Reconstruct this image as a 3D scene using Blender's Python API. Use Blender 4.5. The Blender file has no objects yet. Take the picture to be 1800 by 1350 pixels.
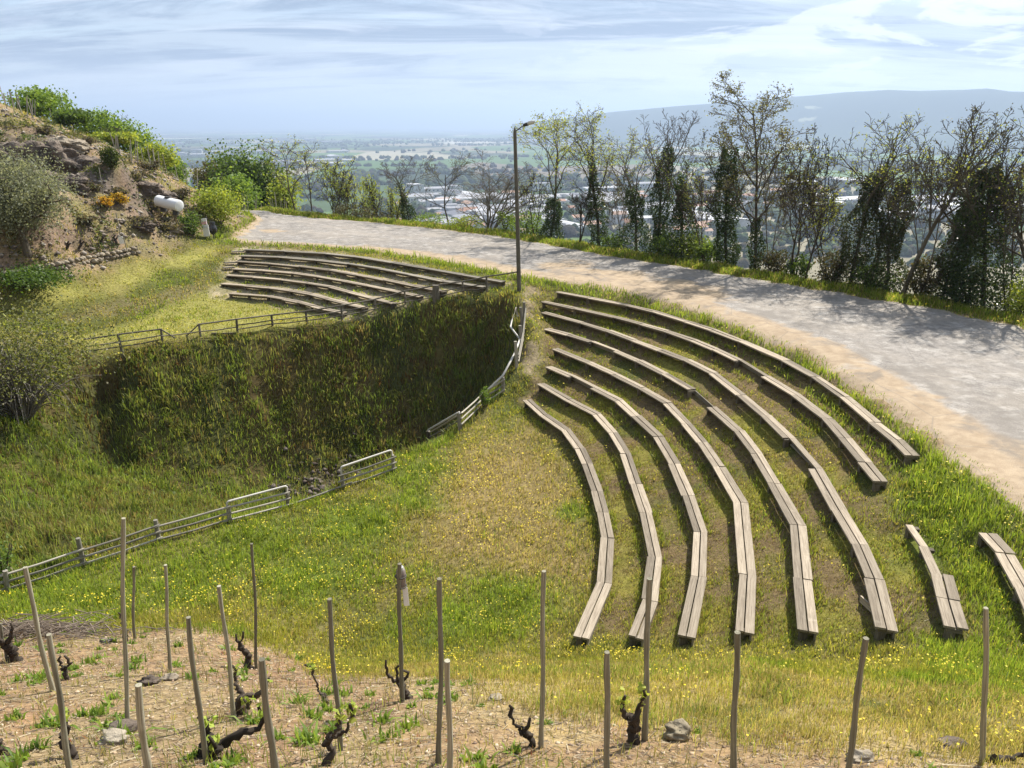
import bpy, math, random, time
import numpy as np
from mathutils import Vector, Matrix

T0 = time.time()
S = bpy.context.scene
COL = S.collection
R = math.radians

# ------------------------------------------------------------------ camera
F_PX, PITCH, CAM_Z = 1310.0, R(19.2), 10.0        # photo is 1800 x 1350
cd = bpy.data.cameras.new('camera')
cd.sensor_width = 36.0
cd.lens = 36.0 * F_PX / 1800.0
cd.clip_start = 0.1
cd.clip_end = 200000.0
cam = bpy.data.objects.new('camera', cd)
cam.location = (0, 0, CAM_Z)
cam.rotation_euler = (R(90) - PITCH, 0, 0)
COL.objects.link(cam)
S.camera = cam

# ------------------------------------------------------------------ sun, sky, exposure
SUN_EL, SUN_AZ = R(47), R(37)                      # sun ahead of the camera, to the right
S.view_settings.view_transform = 'Standard'
S.view_settings.look = 'None'
S.view_settings.exposure = 0.88
S.view_settings.gamma = 1.0
sd = bpy.data.lights.new('sun', 'SUN')
sd.energy = 5.0
sd.angle = R(1.0)
sd.color = (1.0, 0.945, 0.85)
sun = bpy.data.objects.new('sun', sd)
sv = Vector((math.sin(SUN_AZ) * math.cos(SUN_EL), math.cos(SUN_AZ) * math.cos(SUN_EL), math.sin(SUN_EL)))
sun.rotation_euler = sv.to_track_quat('Z', 'Y').to_euler()
COL.objects.link(sun)

W = bpy.data.worlds.new('World')
S.world = W
W.use_nodes = True
nt = W.node_tree
nt.nodes.clear()
def wn(t, **kw):
    n = nt.nodes.new(t)
    for k, v in kw.items(): setattr(n, k, v)
    return n
def wl(a, b): nt.links.new(a, b)
def wmath(op, a, b=None, clamp=False):
    n = wn('ShaderNodeMath', operation=op); n.use_clamp = clamp
    for i, x in enumerate((a, b)):
        if x is None: continue
        if isinstance(x, (int, float)): n.inputs[i].default_value = x
        else: wl(x, n.inputs[i])
    return n.outputs[0]
sky = wn('ShaderNodeTexSky', sky_type='NISHITA')
sky.sun_disc = False
sky.sun_elevation = SUN_EL
sky.sun_rotation = SUN_AZ
sky.altitude = 200
sky.air_density = 1.0
sky.dust_density = 0.6
sky.ozone_density = 1.3
tc = wn('ShaderNodeTexCoord')
sep = wn('ShaderNodeSeparateXYZ'); wl(tc.outputs['Generated'], sep.inputs[0])
zc = wmath('MAXIMUM', sep.outputs[2], 0.0)
den = wmath('ADD', zc, 0.15)
px = wmath('DIVIDE', sep.outputs[0], den)
py = wmath('DIVIDE', sep.outputs[1], den)
cmb = wn('ShaderNodeCombineXYZ'); wl(px, cmb.inputs[0]); wl(py, cmb.inputs[1])
def wnoise(scale, sx, sy, rot, detail, rough, dist=0.0, off=(0, 0, 0)):
    m = wn('ShaderNodeMapping'); m.inputs['Scale'].default_value = (sx, sy, 1)
    m.inputs['Rotation'].default_value = (0, 0, rot); m.inputs['Location'].default_value = off
    wl(cmb.outputs[0], m.inputs[0])
    n = wn('ShaderNodeTexNoise'); n.inputs['Scale'].default_value = scale
    n.inputs['Detail'].default_value = detail; n.inputs['Roughness'].default_value = rough
    n.inputs['Distortion'].default_value = dist
    wl(m.outputs[0], n.inputs['Vector'])
    return n.outputs['Fac']
def wramp(f, a, b):
    r = wn('ShaderNodeMapRange'); r.interpolation_type = 'SMOOTHSTEP'
    wl(f, r.inputs[0]); r.inputs[1].default_value = a; r.inputs[2].default_value = b
    return r.outputs[0]
def wmix(f, a, b, blend='MIX'):
    n = wn('ShaderNodeMix', data_type='RGBA', blend_type=blend)
    if isinstance(f, (int, float)): n.inputs[0].default_value = f
    else: wl(f, n.inputs[0])
    for i, x in ((6, a), (7, b)):
        if isinstance(x, tuple): n.inputs[i].default_value = (*x, 1)
        else: wl(x, n.inputs[i])
    return n.outputs[2]
cl_big = wnoise(1.0, 0.30, 0.75, R(12), 7, 0.55, 0.5, (3.1, 1.7, 0))
cl_str = wnoise(1.0, 0.50, 2.3, R(-6), 12, 0.68, 1.1, (7.3, 2.2, 0))
cl_dk = wnoise(1.0, 0.42, 1.7, R(5), 12, 0.66, 1.0, (1.3, 5.2, 0))
cl_puff = wnoise(1.0, 1.3, 1.2, R(5), 10, 0.6, 0.5, (4.3, 9.2, 0))
K = 10.0
c1 = wmix(wmath('MULTIPLY', wramp(cl_big, 0.22, 0.56), 0.88), sky.outputs[0], (0.34 * K, 0.39 * K, 0.46 * K))
c2 = wmix(wmath('MULTIPLY', wramp(cl_dk, 0.44, 0.60), 0.85), c1, (0.165 * K, 0.22 * K, 0.315 * K))
right = wramp(sep.outputs[0], -0.25, 0.55)
wm = wmath('MULTIPLY', wramp(cl_str, 0.46, 0.64), wmath('ADD', wmath('MULTIPLY', right, 0.35), 0.55))
c3 = wmix(wm, c2, (0.52 * K, 0.56 * K, 0.62 * K))
c3 = wmix(wmath('MULTIPLY', wmath('MULTIPLY', wramp(cl_puff, 0.50, 0.56), right), 0.75), c3, (0.64 * K, 0.67 * K, 0.72 * K))
hz = wramp(sep.outputs[2], 0.085, -0.005)
c4 = wmix(wmath('MULTIPLY', hz, 0.9), c3, (0.50 * K, 0.55 * K, 0.61 * K))
bg = wn('ShaderNodeBackground'); wl(c4, bg.inputs[0]); bg.inputs[1].default_value = 0.10
wo = wn('ShaderNodeOutputWorld'); wl(bg.outputs[0], wo.inputs[0])
S.cycles.max_bounces = 6
S.cycles.diffuse_bounces = 2
S.cycles.glossy_bounces = 1
S.cycles.transmission_bounces = 3
S.cycles.volume_bounces = 0
S.cycles.use_denoising = True
S.cycles.denoising_prefilter = 'ACCURATE'

# ------------------------------------------------------------------ pixel <-> world helpers
CP, SP = math.cos(PITCH), math.sin(PITCH)
def ray(u, v):
    xc, zc_ = (u - 900.0) / F_PX, (675.0 - v) / F_PX
    return np.array([xc, CP + zc_ * SP, -SP + zc_ * CP])
def P(u, v, z):
    d = ray(u, v); t = (z - CAM_Z) / d[2]
    return np.array([d[0] * t, d[1] * t, z])
def PY(u, v, y):
    d = ray(u, v); t = y / d[1]
    return np.array([d[0] * t, y, CAM_Z + d[2] * t])

_perm = np.random.RandomState(5).rand(256, 256)
def vnoise(x, y, seed=0):
    x = np.asarray(x, float) + seed * 17.31; y = np.asarray(y, float) + seed * 9.17
    xi = np.floor(x).astype(int); yi = np.floor(y).astype(int)
    fx = x - xi; fy = y - yi
    fx = fx * fx * (3 - 2 * fx); fy = fy * fy * (3 - 2 * fy)
    a = _perm[xi & 255, yi & 255]; b = _perm[(xi + 1) & 255, yi & 255]
    c = _perm[xi & 255, (yi + 1) & 255]; d = _perm[(xi + 1) & 255, (yi + 1) & 255]
    return (a * (1 - fx) + b * fx) * (1 - fy) + (c * (1 - fx) + d * fx) * fy
def fbm(x, y, seed=0, oct=4, g=0.5):
    s, a, n = 0, 1.0, 0
    for o in range(oct):
        s = s + a * vnoise(x * 2 ** o, y * 2 ** o, seed + o); n += a; a *= g
    return s / n
def sstep(a, b, x):
    t = np.clip((x - a) / (b - a), 0, 1); return t * t * (3 - 2 * t)
def inpoly(x, y, poly):
    x = np.asarray(x, float); y = np.asarray(y, float)
    r = np.zeros(x.shape, bool); n = len(poly)
    for i in range(n):
        x1, y1 = poly[i][:2]; x2, y2 = poly[(i + 1) % n][:2]
        if y1 == y2: continue
        c = ((y1 > y) != (y2 > y)) & (x < (x2 - x1) * (y - y1) / (y2 - y1) + x1)
        r ^= c
    return r
def polydist(x, y, pts):
    """distance from points to a polyline"""
    d = np.full(np.shape(x), 1e9)
    for a, b in zip(pts[:-1], pts[1:]):
        ax, ay = a[0], a[1]; dx, dy = b[0] - ax, b[1] - ay
        t = np.clip(((x - ax) * dx + (y - ay) * dy) / (dx * dx + dy * dy + 1e-9), 0, 1)
        d = np.minimum(d, np.hypot(x - ax - t * dx, y - ay - t * dy))
    return d
def resample(pts, step=None, n=None):
    pts = np.asarray(pts, float)
    L = np.r_[0, np.cumsum(np.linalg.norm(np.diff(pts, axis=0), axis=1))]
    if n is None: n = max(2, int(round(L[-1] / step)) + 1)
    q = np.linspace(0, L[-1], n)
    return np.stack([np.interp(q, L, pts[:, i]) for i in range(pts.shape[1])], 1)

# ------------------------------------------------------------------ layout read off the photograph (pixels -> metres)
ROWS = [  # curved benches on the right slope, far end first
 [(926,702),(956,729),(995,755.6),(1019,788),(1032,815),(1050,863.5),(1060,900),(1068.5,945),(1063,1024),(1022,1120)],
 [(950,674),(999,702),(1049,728),(1077.5,760),(1100,797),(1118,850),(1135,900),(1152,979),(1143,1055),(1118,1120)],
 [(963.6,644),(1004,661),(1044,681),(1088,703.5),(1118,731),(1156.7,767),(1185.4,815),(1210,871),(1231.5,935),(1228,1013),(1206,1119)],
 [(975,612),(1035,637),(1081,657.6),(1126.7,681),(1172.6,708),(1207,745),(1235,777),(1264,820),(1302,883),(1313.5,1010),(1308,1110)],
 [(960,577),(1000,588),(1039,600.5),(1083,617),(1122,633.5),(1168,656.5),(1216,684),(1250.7,715),(1298.7,757),(1330,797),(1361,849),(1402,923),(1411,1017),(1421,1109)],
 [(955.6,548.6),(1023,567),(1069,581),(1115,598),(1161,615),(1207,632.4),(1254,655.5),(1303,694),(1345,729),(1386.6,769),(1433,823),(1475,897),(1511,957),(1537,1017),(1559,1106)],
 [(954,529.5),(1012,541.7),(1081,556.6),(1127,569),(1172.6,582),(1218.5,597.5),(1258,614),(1298.5,633),(1345,661),(1399.6,694),(1454,735),(1485,770),(1521,812),(1549,846)],
 [(980,512.5),(1035,522.5),(1104,536),(1150,547),(1207,564.5),(1253,579.5),(1303.7,599),(1381,633),(1433,661.5),(1485,697.7),(1537,742),(1576,773),(1604,800)],
]
ROWZ = [1.05 + 0.30 * i for i in range(8)]
ROWX = [([(1605.6,922),(1633,961),(1655.6,1009),(1667,1052),(1681.5,1103)], ROWZ[6]),
        ([(1735,937),(1766.7,972),(1803,1035),(1850,1140)], ROWZ[7])]
LROWS = [
 [(404.7,514.8),(469.7,519.5),(524,529.6),(567,542),(607,549.5)],
 [(390,497.8),(466,504),(534.7,513),(596,529.6),(643,541)],
 [(399,483),(491,490),(571,500.7),(643,520.6),(693.6,533)],
 [(410,471.8),(502,477),(589,490),(661,504),(740.6,520.6)],
 [(417,459),(502,464.6),(589,475),(679,491.7),(733,502.5),(782,512.6)],
 [(422.8,449),(500,451.5),(589,459),(679,473.6),(769.5,491.7),(852.5,504)],
 [(430,438),(502,441),(607,447),(704.5,463),(805.6,481),(885,495)],
]
LROWZ = [2.34 + 0.185 * i for i in range(7)]
row3 = [np.array([P(u, v, z) for u, v in r]) for r, z in zip(ROWS, ROWZ)]
rowx3 = [np.array([P(u, v, z) for u, v in r]) for r, z in ROWX]
lrow3 = [np.array([P(u, v, z) for u, v in r]) for r, z in zip(LROWS, LROWZ)]

INNER = [(2150,1060),(1960,975),(1800,905),(1700,830),(1620,765),(1520,690),(1420,625),(1300,575),(1200,540),(1100,515),(1000,498),(920,488),(880,481),(760,457),(640,439.5),(540,431.5),(450,427),(405,421),(430,404),(452,390),(440,377),(418,369)]
OUTER = [(2300,760),(2000,640),(1800,577),(1650,545),(1500,520),(1350,495),(1200,470),(1100,455),(960,430),(850,412),(740,400),(640,390),(560,385),(500,378),(455,370),(425,364.5)]
def roadz(u): return 3.3 + 0.28 * float(sstep(720, 430, np.float64(u)))
inner3 = np.array([P(u, v, roadz(u)) for u, v in INNER])
outer3 = np.array([P(u, v, roadz(u)) for u, v in OUTER])

CPS = []
def cp(*a): CPS.append(a)
def cpz(u, v, z): p = P(u, v, z); CPS.append(tuple(p))
# vineyard slope under and before the camera
for x in (-24, -18, -13, -9, -5, 0, 5, 9, 13):
    for y in (-12, -6, 0, 2, 4, 6, 7.5): cp(x, y, 7.95 - 0.59 * y + (0.02 * x if x < -9 else 0))
for x in (-11, -8, -5): cp(x, 9, 2.65); cp(x, 10.5, 1.85); cp(x, 12, 1.12); cp(x, 13.2, 0.78)
for x in (-3, -1, 1): cp(x, 8.8, 2.5); cp(x, 10, 1.65); cp(x, 11, 0.95); cp(x, 12, 0.68)
cp(3.2, 8.8, 2.7); cp(3.2, 10, 1.7); cp(5, 8.7, 2.75); cp(5, 9.4, 2.1); cp(6.6, 8.6, 2.9); cp(7.6, 8.0, 3.15); cp(9.5, 8.0, 3.2); cp(12, 8, 3.25)
# lawn
for u, v in ((150,1010),(300,1000),(300,1070),(450,960),(450,1060),(600,900),(600,1000),(700,850),(750,950),(800,830),(850,900),(900,780),(900,1000),(950,1080),(1000,950),(870,740),(750,1080),(600,1090),(980,860)):
    cpz(u, v, 0.66)
# terraces of the right benches
for i, r in enumerate(row3 + rowx3):
    q = resample(r, 1.1); t = np.gradient(q, axis=0); n = np.stack([-t[:, 1], t[:, 0]], 1)
    n /= np.linalg.norm(n, axis=1)[:, None]
    n *= np.where(n[:, :1] + 0.3 * n[:, 1:] < 0, -1, 1)
    for p_, n_ in zip(q, n):
        cp(p_[0] + n_[0] * 0.30, p_[1] + n_[1] * 0.30, p_[2] - 0.10)
        cp(p_[0] - n_[0] * 0.24, p_[1] - n_[1] * 0.24, p_[2] - 0.315)
for u, v, z in ((930,600,2.2),(930,660,1.5),(905,690,1.05),(935,560,2.75),(935,530,3.0),(1640,880,3.0),(1700,930,3.1),(1560,880,2.7),(1650,830,3.2),(1720,860,3.28)): cpz(u, v, z)
for i, r in enumerate(lrow3):
    q = resample(r, 1.5)
    for p_ in q:
        cp(p_[0], p_[1] + 0.32, p_[2] - 0.11); cp(p_[0], p_[1] - 0.28, p_[2] - 0.30)
# road bed
ri, ro = resample(inner3[:, :3], n=60), resample(outer3[:, :3], n=60)
for a, b in zip(ri[::2], ro[::2]):
    for f in (0, 0.33, 0.66, 1): cp(*(a * (1 - f) + b * f))
tt = np.gradient(ro, axis=0); nn = np.stack([-tt[:, 1], tt[:, 0]], 1); nn /= np.linalg.norm(nn, axis=1)[:, None]
nn *= np.where(nn[:, 1:] + 0.4 * nn[:, :1] < 0, -1, 1)
for k in range(0, 60, 3):
    for d_, dz in ((1.0, .06), (1.9, 0.02), (3.2, -1.0), (6, -3.6), (12, -8.5), (30, -23), (70, -55), (140, -105)):
        cp(ro[k, 0] + nn[k, 0] * d_, ro[k, 1] + nn[k, 1] * d_, ro[k, 2] + dz)
# left terrace lawn, bank and grass ramp
for u, v, z in ((150,590,1.95),(250,570,1.98),(350,545,2.0),(330,575,1.95),(420,560,2.0),(480,545,2.0),(540,555,2.02),(450,530,2.03),
                (250,535,2.35),(330,505,2.5),(200,545,2.3),(120,560,2.3),(370,490,2.55),(60,560,2.5),
                (180,500,3.1),(260,475,3.25),(330,455,3.4),(370,440,3.4),(100,525,3.0),(0,540,2.9),(-80,560,3.0),(300,450,3.4),(380,460,3.2),(385,480,2.85),(380,500,2.55),(360,520,2.2)): cpz(u, v, z)
# pit: far rim, wall, floor, near rim, left flank
FARRIM = [(150,612,1.9),(213,616,1.9),(285,604,1.9),(350,598,1.9),(417,590,1.92),(480,580,1.97),(540,573,2.02),(602,565,2.1),(660,554,2.22),(713,543,2.4),(766,533,2.62),(815,521,2.88),(857,519,3.0),(890,522,3.05)]
far3 = np.array([P(*a) for a in FARRIM])
NEARRIM = [(0,1045,.55),(137,985,.6),(274,942,.6),(400,905,.6),(510,885,.6),(600,850,.62),(692,806,.64),(755,786,.66),(810,755,.68),(850,715,.85),(884,690,1.0),(908,645,1.55),(920,600,2.05),(922,560,2.6),(915,525,3.05)]
near3 = np.array([P(*a) for a in NEARRIM])
for p_ in far3: cp(*p_)
for p_ in near3: cp(*p_)
cen = np.array([-5.5, 23.0])
for k, p_ in enumerate(far3):
    d = cen - p_[:2]
    d = np.array([d[0] * 0.25, d[1]]); d /= np.linalg.norm(d)
    steep = 1.0 if k < 4 else 1.22
    for s_ in (0.25, 0.6, 1.5, 2.6, 3.8):
        z = p_[2] - 0.1 - steep * (s_ - .2)
        if z > -3.0: cp(p_[0] + d[0] * s_, p_[1] + d[1] * s_, z)
for x, y in ((-7.5,25.2),(-5.5,25.6),(-3.5,25.8),(-8.5,23),(-6.5,23),(-4.5,23.5),(-3,24.4),(-7,21.3),(-5,21.8)): cp(x, y, -2.9)
for k, p_ in enumerate(near3[3:12]):
    d = cen + np.array([0, 1.0]) - p_[:2]; d /= np.linalg.norm(d)
    for s_ in (0.35, 1.0, 2.0, 3.0):
        z = p_[2] - 0.1 - 1.05 * (s_ - .2)
        if z > -3.0: cp(p_[0] + d[0] * s_, p_[1] + d[1] * s_, z)
for u, v, z in ((0,760,1.0),(60,800,.25),(0,860,.5),(130,820,-.7),(100,900,.0),(0,960,.55),(200,905,-.55),(180,850,-1.1),(250,870,-1.6),(300,895,-1.2),(330,885,-1.8),(370,890,-1.8),(205,760,-1.2),(170,680,.6),(235,840,-2.1)): cpz(u, v, z)
for x, y, z in ((-15.5,21.5,1.5),(-17,23.5,2.2),(-18.5,26,2.5),(-16.5,26.5,2.1),(-20,20,2.6),(-17,16,1.6),(-14,15,.8),(-20,12,2.8),(-26,20,4.0),(-26,10,5.0)): cp(x, y, z)
# stony hillside on the left
for u, v, z in ((20,492,3.5),(130,467,3.75),(230,449,3.85),(20,478,4.2),(130,452,4.3),(230,441,4.15),(60,440,4.7),(0,430,5.0),(200,400,5.2),(150,340,6.4),(250,372,5.7),(300,378,5.2),(300,345,6.2),(60,310,7.2),(0,330,7.1),
                (100,250,9.0),(0,240,9.5),(200,290,7.9),(0,178,11.5),(150,217,10.1),(200,250,9.1),(250,282,7.9),(330,326,6.2),(380,352,5.0),(410,366,4.3),(364,418,3.75),(400,400,4.1),(330,410,4.2),(280,425,3.75),(420,380,4.1)): cpz(u, v, z)
crest = np.array([P(*a) for a in ((-120,150,13.5),(0,178,11.5),(150,217,10.1),(250,282,7.9),(330,326,6.2),(380,352,5.0),(418,362,4.1))])
for p_ in resample(crest, 5.0):
    for d_, dz in ((3, -1.2), (8, -5), (20, -14), (60, -47), (140, -105)): cp(p_[0] + d_ * .1, p_[1] + d_, p_[2] + dz)
for x, y, z in ((-45,40,14),(-60,30,20),(-42,20,10),(-36,34,8.5),(-32,28,6.2),(-60,60,17),(-80,30,26),(-60,0,16),(-60,-40,30),(0,-50,34),(60,-50,30),(40,-10,10),(24,2,5),(18,8,3.4),(16,14,3.3),(90,0,-30),(120,-60,-40),(-120,60,20),(-120,0,30),(-70,110,-25)): cp(x, y, z)
CPA = np.array(sorted(set(tuple(np.round(c, 3)) for c in CPS)))
# drop near-duplicates
keep = np.ones(len(CPA), bool)
for i in range(len(CPA)):
    if not keep[i]: continue
    d = np.hypot(CPA[i + 1:, 0] - CPA[i, 0], CPA[i + 1:, 1] - CPA[i, 1])
    keep[i + 1:][d < 0.16] = False
CPA = CPA[keep]
def rbf_fit(c):
    n = len(c); D = np.hypot(c[:, None, 0] - c[None, :, 0], c[:, None, 1] - c[None, :, 1])
    A = np.zeros((n + 3, n + 3)); A[:n, :n] = -D + np.diag(np.where((c[:, 0] < -13) & (c[:, 1] > 32), .6, np.where((c[:, 0] < -10.5) & (c[:, 1] > 17.5) & (c[:, 1] < 27.2), .35, .012)))
    Q = np.c_[np.ones(n), c[:, 0] / 50, c[:, 1] / 50]; A[:n, n:] = Q; A[n:, :n] = Q.T
    b = np.zeros(n + 3); b[:n] = c[:, 2]
    return np.linalg.solve(A, b)
CW = rbf_fit(CPA)
def rbf_eval(x, y):
    out = np.empty(len(x)); n = len(CPA)
    for s in range(0, len(x), 20000):
        xx, yy = x[s:s + 20000], y[s:s + 20000]
        D = np.sqrt((xx[:, None] - CPA[None, :, 0]) ** 2 + (yy[:, None] - CPA[None, :, 1]) ** 2)
        out[s:s + 20000] = -D @ CW[:n] + CW[n] + CW[n + 1] * xx / 50 + CW[n + 2] * yy / 50
    return out
PLAIN = -110.0
def axis(lo, hi, step, far, g=1.13):
    c = np.arange(lo, hi + 1e-6, step)
    def ext(s):
        o, d, x = [], step, 0
        while x < far: d *= g; x += d; o.append(x)
        return np.array(o)
    e = ext(step)
    return np.r_[lo - e[::-1], c, hi + e]
GX = axis(-30, 22, 0.15, 45000)
GY = axis(1.5, 54, 0.15, 45000)
gx, gy = np.meshgrid(GX, GY, indexing='ij')
fx_, fy_ = gx.ravel(), gy.ravel()
rr = np.hypot(fx_, fy_ - 25)
GZ = np.full(fx_.shape, PLAIN)
near_m = rr < 330
GZ[near_m] = rbf_eval(fx_[near_m], fy_[near_m])
w = sstep(150, 300, rr)
GZ = GZ * (1 - w) + PLAIN * w
GZ = np.maximum(GZ, PLAIN)
# roughness: rocky hillside, pit walls, soil
SOILPX = [(-80,1085),(100,1098),(200,1108),(330,1100),(420,1120),(530,1160),(640,1190),(760,1195),(880,1210),(960,1228),(1080,1258),(1180,1272),(1300,1295),(1500,1312),(1850,1330)]
soil_poly = [tuple(PY(u, v, 1)[:2] * 0 + np.array([0, 0])) for u, v in []]
GZ2 = GZ.reshape(gx.shape)
for _ in range(1):   # light smoothing near
    k = GZ2.copy()
    k[1:-1, 1:-1] = (GZ2[1:-1, 1:-1] * 4 + GZ2[:-2, 1:-1] + GZ2[2:, 1:-1] + GZ2[1:-1, :-2] + GZ2[1:-1, 2:]) / 8
    m = (np.abs(gx) < 40) & (gy > -5) & (gy < 70)
    GZ2 = np.where(m, k, GZ2)
def gz(x, y):
    x = np.asarray(x, float); y = np.asarray(y, float)
    i = np.clip(np.searchsorted(GX, x) - 1, 0, len(GX) - 2); j = np.clip(np.searchsorted(GY, y) - 1, 0, len(GY) - 2)
    a = np.clip((x - GX[i]) / (GX[i + 1] - GX[i]), 0, 1); b = np.clip((y - GY[j]) / (GY[j + 1] - GY[j]), 0, 1)
    return (GZ2[i, j] * (1 - a) + GZ2[i + 1, j] * a) * (1 - b) + (GZ2[i, j + 1] * (1 - a) + GZ2[i + 1, j + 1] * a) * b
_ys = np.r_[np.arange(1.2, 70, 0.04), np.arange(70, 400, 0.5)]
def hit(u, v):
    """where the photo's line of sight meets the ground"""
    d = ray(u, v); t = _ys / d[1]
    g = gz(d[0] * t, _ys); z = CAM_Z + d[2] * t
    k = np.argmax(z < g)
    if not (z < g).any(): k = len(_ys) - 1
    return np.array([d[0] * t[k], _ys[k], g[k]])
print('terrain', round(time.time() - T0, 1), len(CPA), gx.shape)
# world-space zones
def zone(px, close=None): 
    q = [hit(u, v)[:2] for u, v in px]
    return q + (close or [])
soil_zone = zone(SOILPX, [(14, 1), (14, -20), (-30, -20), (-30, 9)])
hill_zone = zone([(0,492),(130,468),(240,448),(330,430),(420,392),(425,372),(330,328),(250,284),(150,219)], [(-34, 54), (-60, 50), (-60, 25), (-26, 31)])
rock_zone = zone([(0,235),(100,240),(200,285),(290,335),(330,365),(280,400),(200,370),(110,330),(0,310)])
lrow_zone = zone([(385,520),(390,480),(425,437),(520,440),(700,460),(890,497),(850,512),(760,526),(600,556),(500,545)])
flowerbrown_zone = zone([(930,740),(1000,800),(1045,930),(1040,1000),(950,1020),(830,1000),(760,950),(800,860),(860,790)])
rowbed_zone = zone([(925,705),(950,640),(950,520),(1100,530),(1300,600),(1450,670),(1620,810),(1560,860),(1600,920),(1690,1100),(1560,1115),(1020,1125),(1070,950),(1030,820)])
pit_zone = [tuple(p_[:2]) for p_ in far3] + [tuple(p_[:2]) for p_ in near3[::-1]] + [(-17, 14), (-21, 22)]
ramp_zone = zone([(0,545),(180,500),(330,452),(385,432),(370,440),(330,470),(200,515),(60,560)])
dryfront_zone = zone([(700,1175),(900,1150),(1150,1165),(1400,1185),(1600,1190),(1850,1200),(1850,1400),(1300,1400),(900,1300),(760,1210)])
rd_poly = [tuple(p_[:2]) for p_ in inner3] + [tuple(p_[:2]) for p_ in outer3[::-1]]
bank_zone = zone([(130,560),(250,520),(380,470),(380,505),(330,530),(240,550)])

hx = fbm(gx * .45, gy * .45, 3, 5) - .5
hf = fbm(gx * 1.7, gy * 1.7, 9, 4) - .5
mh = inpoly(gx, gy, hill_zone); mr = inpoly(gx, gy, rock_zone); mpit = inpoly(gx, gy, pit_zone); msoil = inpoly(gx, gy, soil_zone); mroad = inpoly(gx, gy, rd_poly)
fine = (np.abs(gx) < 60) & (gy > -10) & (gy < 75)
ridge = np.abs(fbm(gx * .9, gy * .9 + gx * .3, 21, 5) - .5) * 2
add = 0.05 * hf
add = np.where(mh, add + .5 * hx + .3 * hf, add)
add = np.where(mr, add + .5 * hx + .7 * (0.25 - ridge), add)
dnr = np.minimum(polydist(gx, gy, near3), polydist(gx, gy, far3))
add = np.where(mpit, (.55 * hx + .40 * hf) * sstep(.2, 1.2, dnr) + .05 * hf, add)
add = np.where(msoil, .07 * hf + .10 * hx, add)
add = np.where(mroad, 0.0, add)
GZ2 = np.where(fine, GZ2 + add, GZ2)
print('zones', round(time.time() - T0, 1))
# ------------------------------------------------------------------ mesh + object helpers
def link(name, me, parent=None, mats=None):
    o = bpy.data.objects.new(name, me); COL.objects.link(o)
    if parent is not None: o.parent = parent
    return o
def mesh_np(name, V, faces, mat, cols=None, uvs=None, smooth=False, mi=None):
    """faces: list of int arrays (m,k). cols: per-vertex (n,3). uvs: per-vertex (n,2)."""
    V = np.asarray(V, np.float32); me = bpy.data.meshes.new(name)
    faces = [np.asarray(f, np.int32) for f in faces if len(f)]
    loops = np.concatenate([f.ravel() for f in faces])
    tot = np.concatenate([np.full(len(f), f.shape[1], np.int32) for f in faces])
    me.vertices.add(len(V)); me.vertices.foreach_set('co', V.ravel())
    me.loops.add(len(loops)); me.loops.foreach_set('vertex_index', loops)
    me.polygons.add(len(tot)); st = np.zeros(len(tot), np.int32); st[1:] = np.cumsum(tot)[:-1]
    me.polygons.foreach_set('loop_start', st)
    if smooth: me.polygons.foreach_set('use_smooth', np.ones(len(tot), bool))
    if cols is not None:
        a = me.color_attributes.new('col', 'FLOAT_COLOR', 'POINT')
        c = np.ones((len(V), 4), np.float32); c[:, :3] = cols; a.data.foreach_set('color', c.ravel())
    if uvs is not None:
        ul = me.uv_layers.new(name='uv'); ul.data.foreach_set('uv', np.asarray(uvs, np.float32)[loops].ravel())
    for m in (mat if isinstance(mat, (list, tuple)) else [mat]): me.materials.append(m)
    if mi is not None: me.polygons.foreach_set('material_index', np.asarray(mi, np.int32))
    me.update(calc_edges=True); me.validate()
    return me
def tag(o, label=None, cat=None, group=None, kind=None):
    if label: o['label'] = label
    if cat: o['category'] = cat
    if group: o['group'] = group
    if kind: o['kind'] = kind
    return o
def thing(name, loc, label, cat, group=None):
    o = bpy.data.objects.new(name, None); COL.objects.link(o)
    o.location = tuple(float(c) for c in loc); o.empty_display_size = 0.2
    return tag(o, label, cat, group)
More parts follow.
